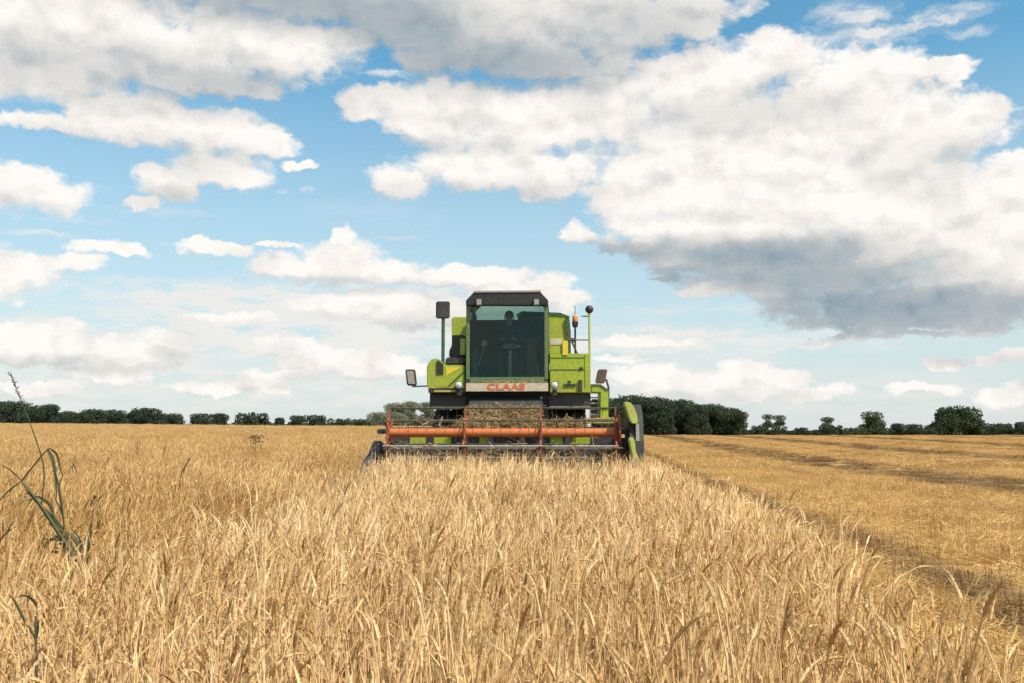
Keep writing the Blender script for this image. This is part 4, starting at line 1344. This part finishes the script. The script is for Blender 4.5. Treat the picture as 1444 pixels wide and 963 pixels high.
# ------------------------------------------------------------------ trees
def build_tree(name, px, width_px, top_py, dist, style, label, seed, cat='tree', airy=0.0, base_py=None, lobes=None):
    r = np.random.default_rng(seed)
    b = point_at(px, 600, dist)
    gz = float(ground_z(b.x, dist))
    top = point_at(px, top_py, dist).z
    H = top - gz
    W = width_px * (1.0 if airy > .3 else 1.14) / FPX * dist
    H += (1.0 if airy > .3 else 1.0) / FPX * dist
    root = empty(name, (b.x, dist, gz))
    tag(root, label, cat)
    mbt = MB(); mbc = MB()
    th = H * (0.30 if cat == 'tree' else 0.15)
    rt = max(.09, H * 0.028)
    mbt.tube([(0, 0, -.3), (r.normal(0, .1), 0, th), (r.normal(0, .3), r.normal(0, .2), H * .72)], [rt, rt * .75, rt * .25], 8)
    nl = lobes or int(np.clip(W * H / 1.6, 18, 46) * (1 - airy * .45))
    lob = []
    dome = r.uniform(2.0, 3.2)
    for k in range(nl):
        sz = (r.uniform(.17, .25) if airy > .3 else r.uniform(.19, .30)) * min(W, H * 1.25)
        u = r.uniform(-1, 1); v_ = r.uniform(-1, 1) * .8
        hmax = H * max(.3, (1 - abs(u) ** dome * .62)) * r.uniform(.86, 1.0)
        f = r.uniform(0, 1) ** (.55 if k % 2 else .9)
        lo = (.14 if airy > .3 else .06) * H
        c = np.array([u * (W / 2 - sz * .7), v_ * W * .4 * math.sqrt(1 - u * u * .8), lo + f * (hmax - sz * .7 - lo)])
        if k < 3: c = np.array([(k - 1) * .22 * W, 0, H * (1 if k == 1 else .97) - sz * .75])
        c[2] = max(c[2], sz * .3)
        lob.append((c, sz))
        if cat == 'tree':
            mbt.tube([(0, 0, th * r.uniform(.7, 1.2)), tuple(c * np.array([.5, .5, .5]) + np.array([0, 0, th * .5])), tuple(c)], [rt * .5, rt * .3, rt * .1], 5)
    ls = np.clip(W * 0.030, .14, .42)
    for c, sz in lob:
        tone = r.uniform(0.1, .75)
        n = int((sz / ls) ** 2 * 12 * (1 - airy * .62))
        for _ in range(n):
            d = unit(r.normal(0, 1, 3)); q = c + d * sz * np.array([1.1, 1.1, .82]) * r.uniform(.35, 1.0) ** .6 * (1 + (r.random() < .12) * r.uniform(0, .3))
            if q[2] < .05 or q[2] > H * 1.02: continue
            u = unit(r.normal(0, 1, 3)); v = unit(np.cross(u, r.normal(0, 1, 3)))
            s1, s2 = ls * r.uniform(.5, 1.1), ls * r.uniform(.35, .8)
            mbc.add([q - u * s1, q + v * s2, q + u * s1, q - v * s2], [(0, 1, 2, 3)], float(np.clip(tone + r.normal(0, .15), 0, 1)))
    part('trunk' if cat == 'tree' else 'stem', mbt, 'bark', root)
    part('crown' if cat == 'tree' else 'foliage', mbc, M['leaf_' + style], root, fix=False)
    return root


# left horizon, from the edge of the photograph to the combine
LEFT = [(-22, 50, 566, 'tree', 'dark', 'dark tree cut off by the left edge of the field horizon', 0),
        (16, 52, 566, 'tree', 'dark', 'dark round tree standing behind the tall grass seed head', 0),
        (52, 40, 572, 'tree', 'dark', 'low dark tree just right of the grass seed head', 0),
        (70, 26, 570, 'tree', 'dark', 'narrow peaked tree, third along the left horizon', 0),
        (94, 26, 580, 'bush', 'dark', 'low bush beside the first gap of the left tree line', 0),
        (112, 22, 589, 'bush', 'dark', 'tiny bush filling the first gap of the left tree line', 0),
        (131, 34, 577, 'tree', 'dark', 'flat topped tree right of the first gap in the tree line', 0),
        (161, 36, 578, 'tree', 'dark', 'rounded tree joined to the flat topped tree on its left', 0),
        (205, 46, 575, 'tree', 'dark', 'broad tree, tallest in the middle of the left tree line', 0),
        (241, 34, 583, 'bush', 'dark', 'sloping bush on the right shoulder of the broad left tree', 0),
        (282, 32, 583, 'bush', 'dark', 'flat dark bush between two narrow gaps in the tree line', 0),
        (308, 30, 583, 'bush', 'dark', 'dark bush with a level top left of the domed tree', 0),
        (355, 60, 582, 'tree', 'dark', 'wide domed dark tree standing alone on the left horizon', 0),
        (394, 14, 589, 'bush', 'dark', 'small lone bush between domed tree and low hedge trees', 0),
        (418, 20, 586, 'bush', 'dark', 'short upright bush right of the small lone bush', 0),
        (442, 42, 585, 'tree', 'dark', 'low dark tree where the horizon hedge starts to thin', 0),
        (478, 46, 590, 'bush', 'mid', 'low pale green scrub left of the hazy trees', 0),
        (508, 32, 591, 'bush', 'mid', 'lowest scrub touching the hazy trees beside the reel', 0),
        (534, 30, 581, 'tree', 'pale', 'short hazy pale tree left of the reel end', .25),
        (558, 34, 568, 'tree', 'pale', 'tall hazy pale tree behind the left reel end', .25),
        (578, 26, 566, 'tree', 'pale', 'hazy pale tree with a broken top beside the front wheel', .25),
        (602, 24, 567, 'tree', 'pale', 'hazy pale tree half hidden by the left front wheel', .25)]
for k, (px, w, top, cat, st, lab, airy) in enumerate(LEFT):
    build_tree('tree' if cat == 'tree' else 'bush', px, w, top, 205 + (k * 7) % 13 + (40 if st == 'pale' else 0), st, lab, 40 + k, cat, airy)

RIGHT = [(862, 44, 562, 'tree', 'dark', 'dark wood tree hidden behind the unloading bracket', 0),
         (893, 58, 557.5, 'tree', 'dark', 'tallest dark tree of the wood, above the belt guard', 0),
         (924, 46, 560, 'tree', 'dark', 'dark rounded tree second in the wood right of the combine', 0),
         (943, 34, 568, 'tree', 'dark', 'lower dark tree in the dip of the wood skyline', 0),
         (962, 34, 563, 'tree', 'dark', 'dark tree with a double top in the middle of the wood', 0),
         (983, 30, 570, 'tree', 'dark', 'dark tree filling the second dip of the wood', 0),
         (1003, 40, 570, 'tree', 'dark', 'broad dark tree towards the right end of the wood', 0),
         (1028, 36, 575, 'tree', 'dark', 'sloping dark tree near the right end of the wood', 0),
         (1044, 20, 580, 'tree', 'dark', 'ragged last tree at the right end of the wood', .2),
         (1072, 34, 600, 'bush', 'dark', 'dark round bush below the two slender trees', 0),
         (1083, 20, 584, 'tree', 'mid', 'left one of two slender airy trees past the wood', .55),
         (1099, 22, 585, 'tree', 'mid', 'right one of two slender airy trees past the wood', .45),
         (1130, 26, 603, 'bush', 'dark', 'small dark bush in the open gap right of the slender trees', 0),
         (1167, 22, 588, 'tree', 'mid', 'small tree rising from a long low bush on the right', .35),
         (1172, 48, 599, 'bush', 'dark', 'long low bush under the small tree on the right', 0),
         (1200, 28, 603, 'bush', 'dark', 'low hedge bush left of the airy round tree', 0),
         (1230, 38, 580, 'tree', 'mid', 'airy round tree with sky showing through its crown', .6),
         (1240, 44, 603, 'bush', 'dark', 'low dark bush at the foot of the airy round tree', 0),
         (1266, 18, 597, 'bush', 'dark', 'small ball shaped bush right of the airy round tree', 0),
         (1289, 28, 598, 'bush', 'dark', 'small peaked bush left of the big lone tree', 0),
         (1306, 26, 604, 'bush', 'dark', 'lowest bush touching the big lone tree', 0),
         (1352, 72, 573, 'tree', 'mid', 'big lone broad tree on the right horizon', .15),
         (1384, 12, 592, 'tree', 'mid', 'thin sapling at the right foot of the big lone tree', .5),
         (1411, 44, 597, 'bush', 'dark', 'low domed bush right of the big lone tree', 0),
         (1442, 26, 595, 'bush', 'dark', 'dark bush cut off by the right edge of the horizon', 0)]
for k, (px, w, top, cat, st, lab, airy) in enumerate(RIGHT):
    build_tree('tree' if cat == 'tree' else 'bush', px, w, top, 255 + (k * 11) % 17 + (18 if st == 'mid' else 0), st, lab, 140 + k, cat, airy)


def build_hedge(px0, px1, dist, top_px, style, label, seed, wood=1.6):
    """the unbroken scrub under the trees, too far to count"""
    r = np.random.default_rng(seed); mbc = MB()
    n = int((px1 - px0) * 40)
    for _ in range(n):
        px = r.uniform(px0, px1); y = dist + r.uniform(-2.5, 2.5)
        x = (px - 722) / FPX * y; gz = float(ground_z(x, y))
        h = top_px / FPX * dist * (1 + wood * (smooth01(835, 870, px) * smooth01(1055, 1030, px) + 1.0 * smooth01(260, 200, px))) * (0.82 + .12 * math.sin(px * .11) + .08 * math.sin(px * .23 + 1))
        q = np.array([x, y, gz + h * r.uniform(0, 1) ** .7])
        u = unit(r.normal(0, 1, 3)); v = unit(np.cross(u, r.normal(0, 1, 3)))
        mbc.add([q - u * .42, q + v * .3, q + u * .42, q - v * .3], [(0, 1, 2, 3)], float(np.clip(.35 + .3 * math.sin(px * .09) + r.normal(0, .15), 0, 1)))
    o = part('hedge', mbc, M['leaf_' + style], None, fix=False)
    tag(o, label, 'hedge', None, 'stuff')


build_hedge(-60, 620, 222, 10, 'dark', 'low dark hedge running beneath the left tree line', 3)
build_hedge(840, 1500, 286, 7, 'dark', 'low dark hedge running beneath the right hand trees', 4)


# ------------------------------------------------------------------ weeds in the crop
def spline(pts, n=14):
    pts = [Vector(p) for p in pts]
    out = []
    m_ = len(pts) - 1
    for i in range(n + 1):
        u = i / n * m_; k = min(int(u), m_ - 1); f = u - k
        p0, p1, p2, p3 = pts[max(k - 1, 0)], pts[k], pts[k + 1], pts[min(k + 2, m_)]
        out.append(0.5 * ((2 * p1) + (p2 - p0) * f + (2 * p0 - 5 * p1 + 4 * p2 - p3) * f * f + (3 * p1 - p0 - 3 * p2 + p3) * f ** 3))
    return out


def weed(name, base, label, stems, blades, heads=(), depth=2.8, material='weed', cat='weed'):
    """stems / blades are lists of photograph points with a depth offset; all of it grows from base"""
    b = point_at(*base, depth); gz = float(ground_z(b.x, b.y))
    root = empty(name, (b.x, b.y, gz)); tag(root, label, cat)
    r = np.random.default_rng(len(label))
    loc = lambda px, py, dd=0.0: point_at(px, py, depth + dd) - root.location
    for pts, rad, tint in stems:
        P_ = spline([loc(*p) for p in pts])
        if pts[0][1] > 795: P_ = [Vector((P_[0].x * .6, P_[0].y, 0))] + P_
        mb = MB(); mb.tube(P_, [rad * (1 - .6 * i / len(P_)) for i in range(len(P_))], 6, True, tint)
        part('stem', mb, material, root, smooth=True)
    for pts, w, tint in blades:
        P_ = spline([loc(*p) for p in pts], 12)
        mb = MB(); mb.strip(P_, [w * min(1, .35 + 3 * i / 12) * (1 - (i / 12) ** 2.5 * .95) for i in range(13)], (r.uniform(.5, 1), r.uniform(-.6, .6), r.uniform(-.2, .6)), .35, tint)
        part('leaf', mb, material, root, fix=False)
    for pts, w, tint in heads:
        P_ = spline([loc(*p) for p in pts], 14); mb = MB()
        for i, p in enumerate(P_):
            for _ in range(4):
                d = Vector((r.normal(0, 1), r.normal(0, 1), r.uniform(.4, 1.4))).normalized() * w * r.uniform(1.2, 2.6)
                sd = Vector((r.normal(0, 1), r.normal(0, 1), 0)).normalized() * w * .28
                mb.add([p, p + d * .5 + sd, p + d, p + d * .5 - sd], [(0, 1, 2, 3)], tint)
        part('seed_head', mb, 'weed_dry', root, fix=False)
    return root


weed('tall_grass_weed', (114, 800), 'tall green grass weed with bent leaves, rising above the horizon at left',
     [([(114, 800), (106, 784), (84, 752), (58, 712), (30, 678)], 0.0118, .35),
      ([(30, 678), (48, 655), (66, 634), (72, 632)], 0.0054, .6),
      ([(58, 712), (62, 660), (46, 606), (34, 575), (17, 530)], 0.0040, .7),
      ([(94, 770), (88, 720), (80, 672), (68, 634)], 0.0054, .7)],
     [([(30, 678), (16, 664), (2, 656), (-12, 650)], 0.0144, .7),
      ([(104, 784), (84, 750), (60, 716), (34, 688)], 0.0306, .55),
      ([(112, 796), (96, 760), (76, 730), (52, 706)], 0.0198, .2),
      ([(66, 632), (74, 648), (78, 672), (80, 704)], 0.0198, .8),
      ([(70, 632), (80, 640), (85, 660), (89, 674)], 0.0135, .7),
      ([(112, 796), (110, 772), (96, 752), (68, 738), (54, 746)], 0.0216, .45),
      ([(113, 800), (106, 780), (88, 764), (62, 760), (54, 772)], 0.0163, .15),
      ([(115, 800), (110, 776), (98, 756), (80, 742)], 0.0252, .8),
      ([(114, 800), (98, 782), (78, 772), (66, 786)], 0.0144, .1),
      ([(116, 804), (118, 780), (110, 756), (96, 742)], 0.0144, .6),
      ([(76, 735), (70, 712), (50, 700), (38, 714)], 0.0234, .6),
      ([(60, 714), (50, 704), (34, 706), (24, 716)], 0.0126, .5),
      ([(90, 736), (86, 706), (83, 684), (90, 668)], 0.0144, .8),
      ([(92, 742), (84, 716), (78, 704), (76, 690)], 0.0126, .6),
      ([(113, 802), (100, 774), (84, 742), (70, 722), (58, 730)], .030, .35),
      ([(116, 802), (112, 776), (104, 758), (92, 750), (84, 760)], .030, .6),
      ([(112, 802), (94, 786), (74, 778), (58, 790)], .028, .75),
      ([(118, 800), (122, 772), (126, 752), (128, 736)], .026, .5),
      ([(110, 800), (92, 770), (76, 756), (64, 770), (62, 786)], .030, .9),
      ([(30, 678), (14, 690), (0, 704), (-10, 716)], 0.0090, .7)],
     [([(34, 577), (28, 560), (21, 543), (15, 528)], 0.0126, .6)], 5.2)
weed('bent_leaf_weed', (48, 900), 'broad dark green leaf bent over at the lower left corner',
     [([(52, 930), (50, 900), (50, 868)], 0.0043, .5)],
     [([(50, 905), (53, 872), (50, 852), (36, 840), (22, 842)], 0.0173, .7), ([(50, 900), (30, 866), (20, 846), (12, 838)], 0.0086, .7)], (), 2.75)
weed('docken_weed', (126, 780), 'dark leaf blade standing right of the tall grass weed',
     [([(122, 800), (126, 770), (130, 730), (133, 704)], 0.0036, .8)],
     [([(116, 790), (118, 770), (124, 752), (129, 738)], 0.0187, .6)], [([(128, 714), (131, 706), (134, 701)], 0.0101, .9)], 5.2)
weed('broken_weed', (8, 770), 'short dark broken stalk at the left edge above the bent leaf',
     [([(-2, 800), (-4, 770), (8, 752), (22, 742)], .006, .8)], [([(8, 752), (18, 735), (26, 738)], .014, .8)], (), 4.4, 'weed_dry')
weed('seeded_weed', (250, 665), 'slanted brown weed stalk standing above the wheat at mid left',
     [([(252, 690), (256, 668), (262, 655), (267, 648)], .004, .6)], [], [([(257, 666), (262, 656), (267, 648)], .013, .6)], 9.0, 'weed_dry')


def bush_weed(px, py, wpx, hpx, depth, label, seed, n=160):
    """a weed head that stands out of the crop"""
    r = np.random.default_rng(seed)
    b = point_at(px, py, depth); gz = float(ground_z(b.x, b.y))
    root = empty('weed_clump', (b.x, b.y, gz)); tag(root, label, 'weed', 'weeds poking out of the wheat')
    H = point_at(px, py - hpx, depth).z - gz; W = wpx / FPX * depth; h0 = hpx / FPX * depth
    st, lf = MB(), MB()
    for k in range(5):
        x = r.uniform(-.4, .4) * W
        st.tube([(x * .2, 0, 0), (x * .7, r.normal(0, .03), H * .6), (x, r.normal(0, .05), H * r.uniform(.85, 1))], [.008, .006, .003], 5, True, .8)
    for _ in range(n):
        q = np.array([np.clip(r.normal(0, .27), -.5, .5) * W, r.normal(0, .15) * W, H - h0 * abs(r.normal(0, .6))])
        u = unit(r.normal(0, 1, 3)) * W * .07; v = unit(np.cross(u, r.normal(0, 1, 3))) * W * .03
        lf.add([q - u, q + v, q + u, q - v], [(0, 1, 2, 3)], float(r.uniform(.3, 1)))
    part('stem', st, 'weed_dry', root); part('foliage', lf, 'weed_dry', root, fix=False)


bush_weed(360, 622, 22, 9, 30, 'dark bushy weed standing out of the wheat left of the combine', 1)
bush_weed(232, 626, 6, 6, 24, 'tiny dark weed tip below the broad left tree', 2, 50)
bush_weed(195, 625, 7, 6, 26, 'small brown weed tip left of the tiny dark one', 3, 50)
bush_weed(105, 648, 6, 7, 16, 'brown weed head in the wheat beyond the tall grass weed', 5, 50)
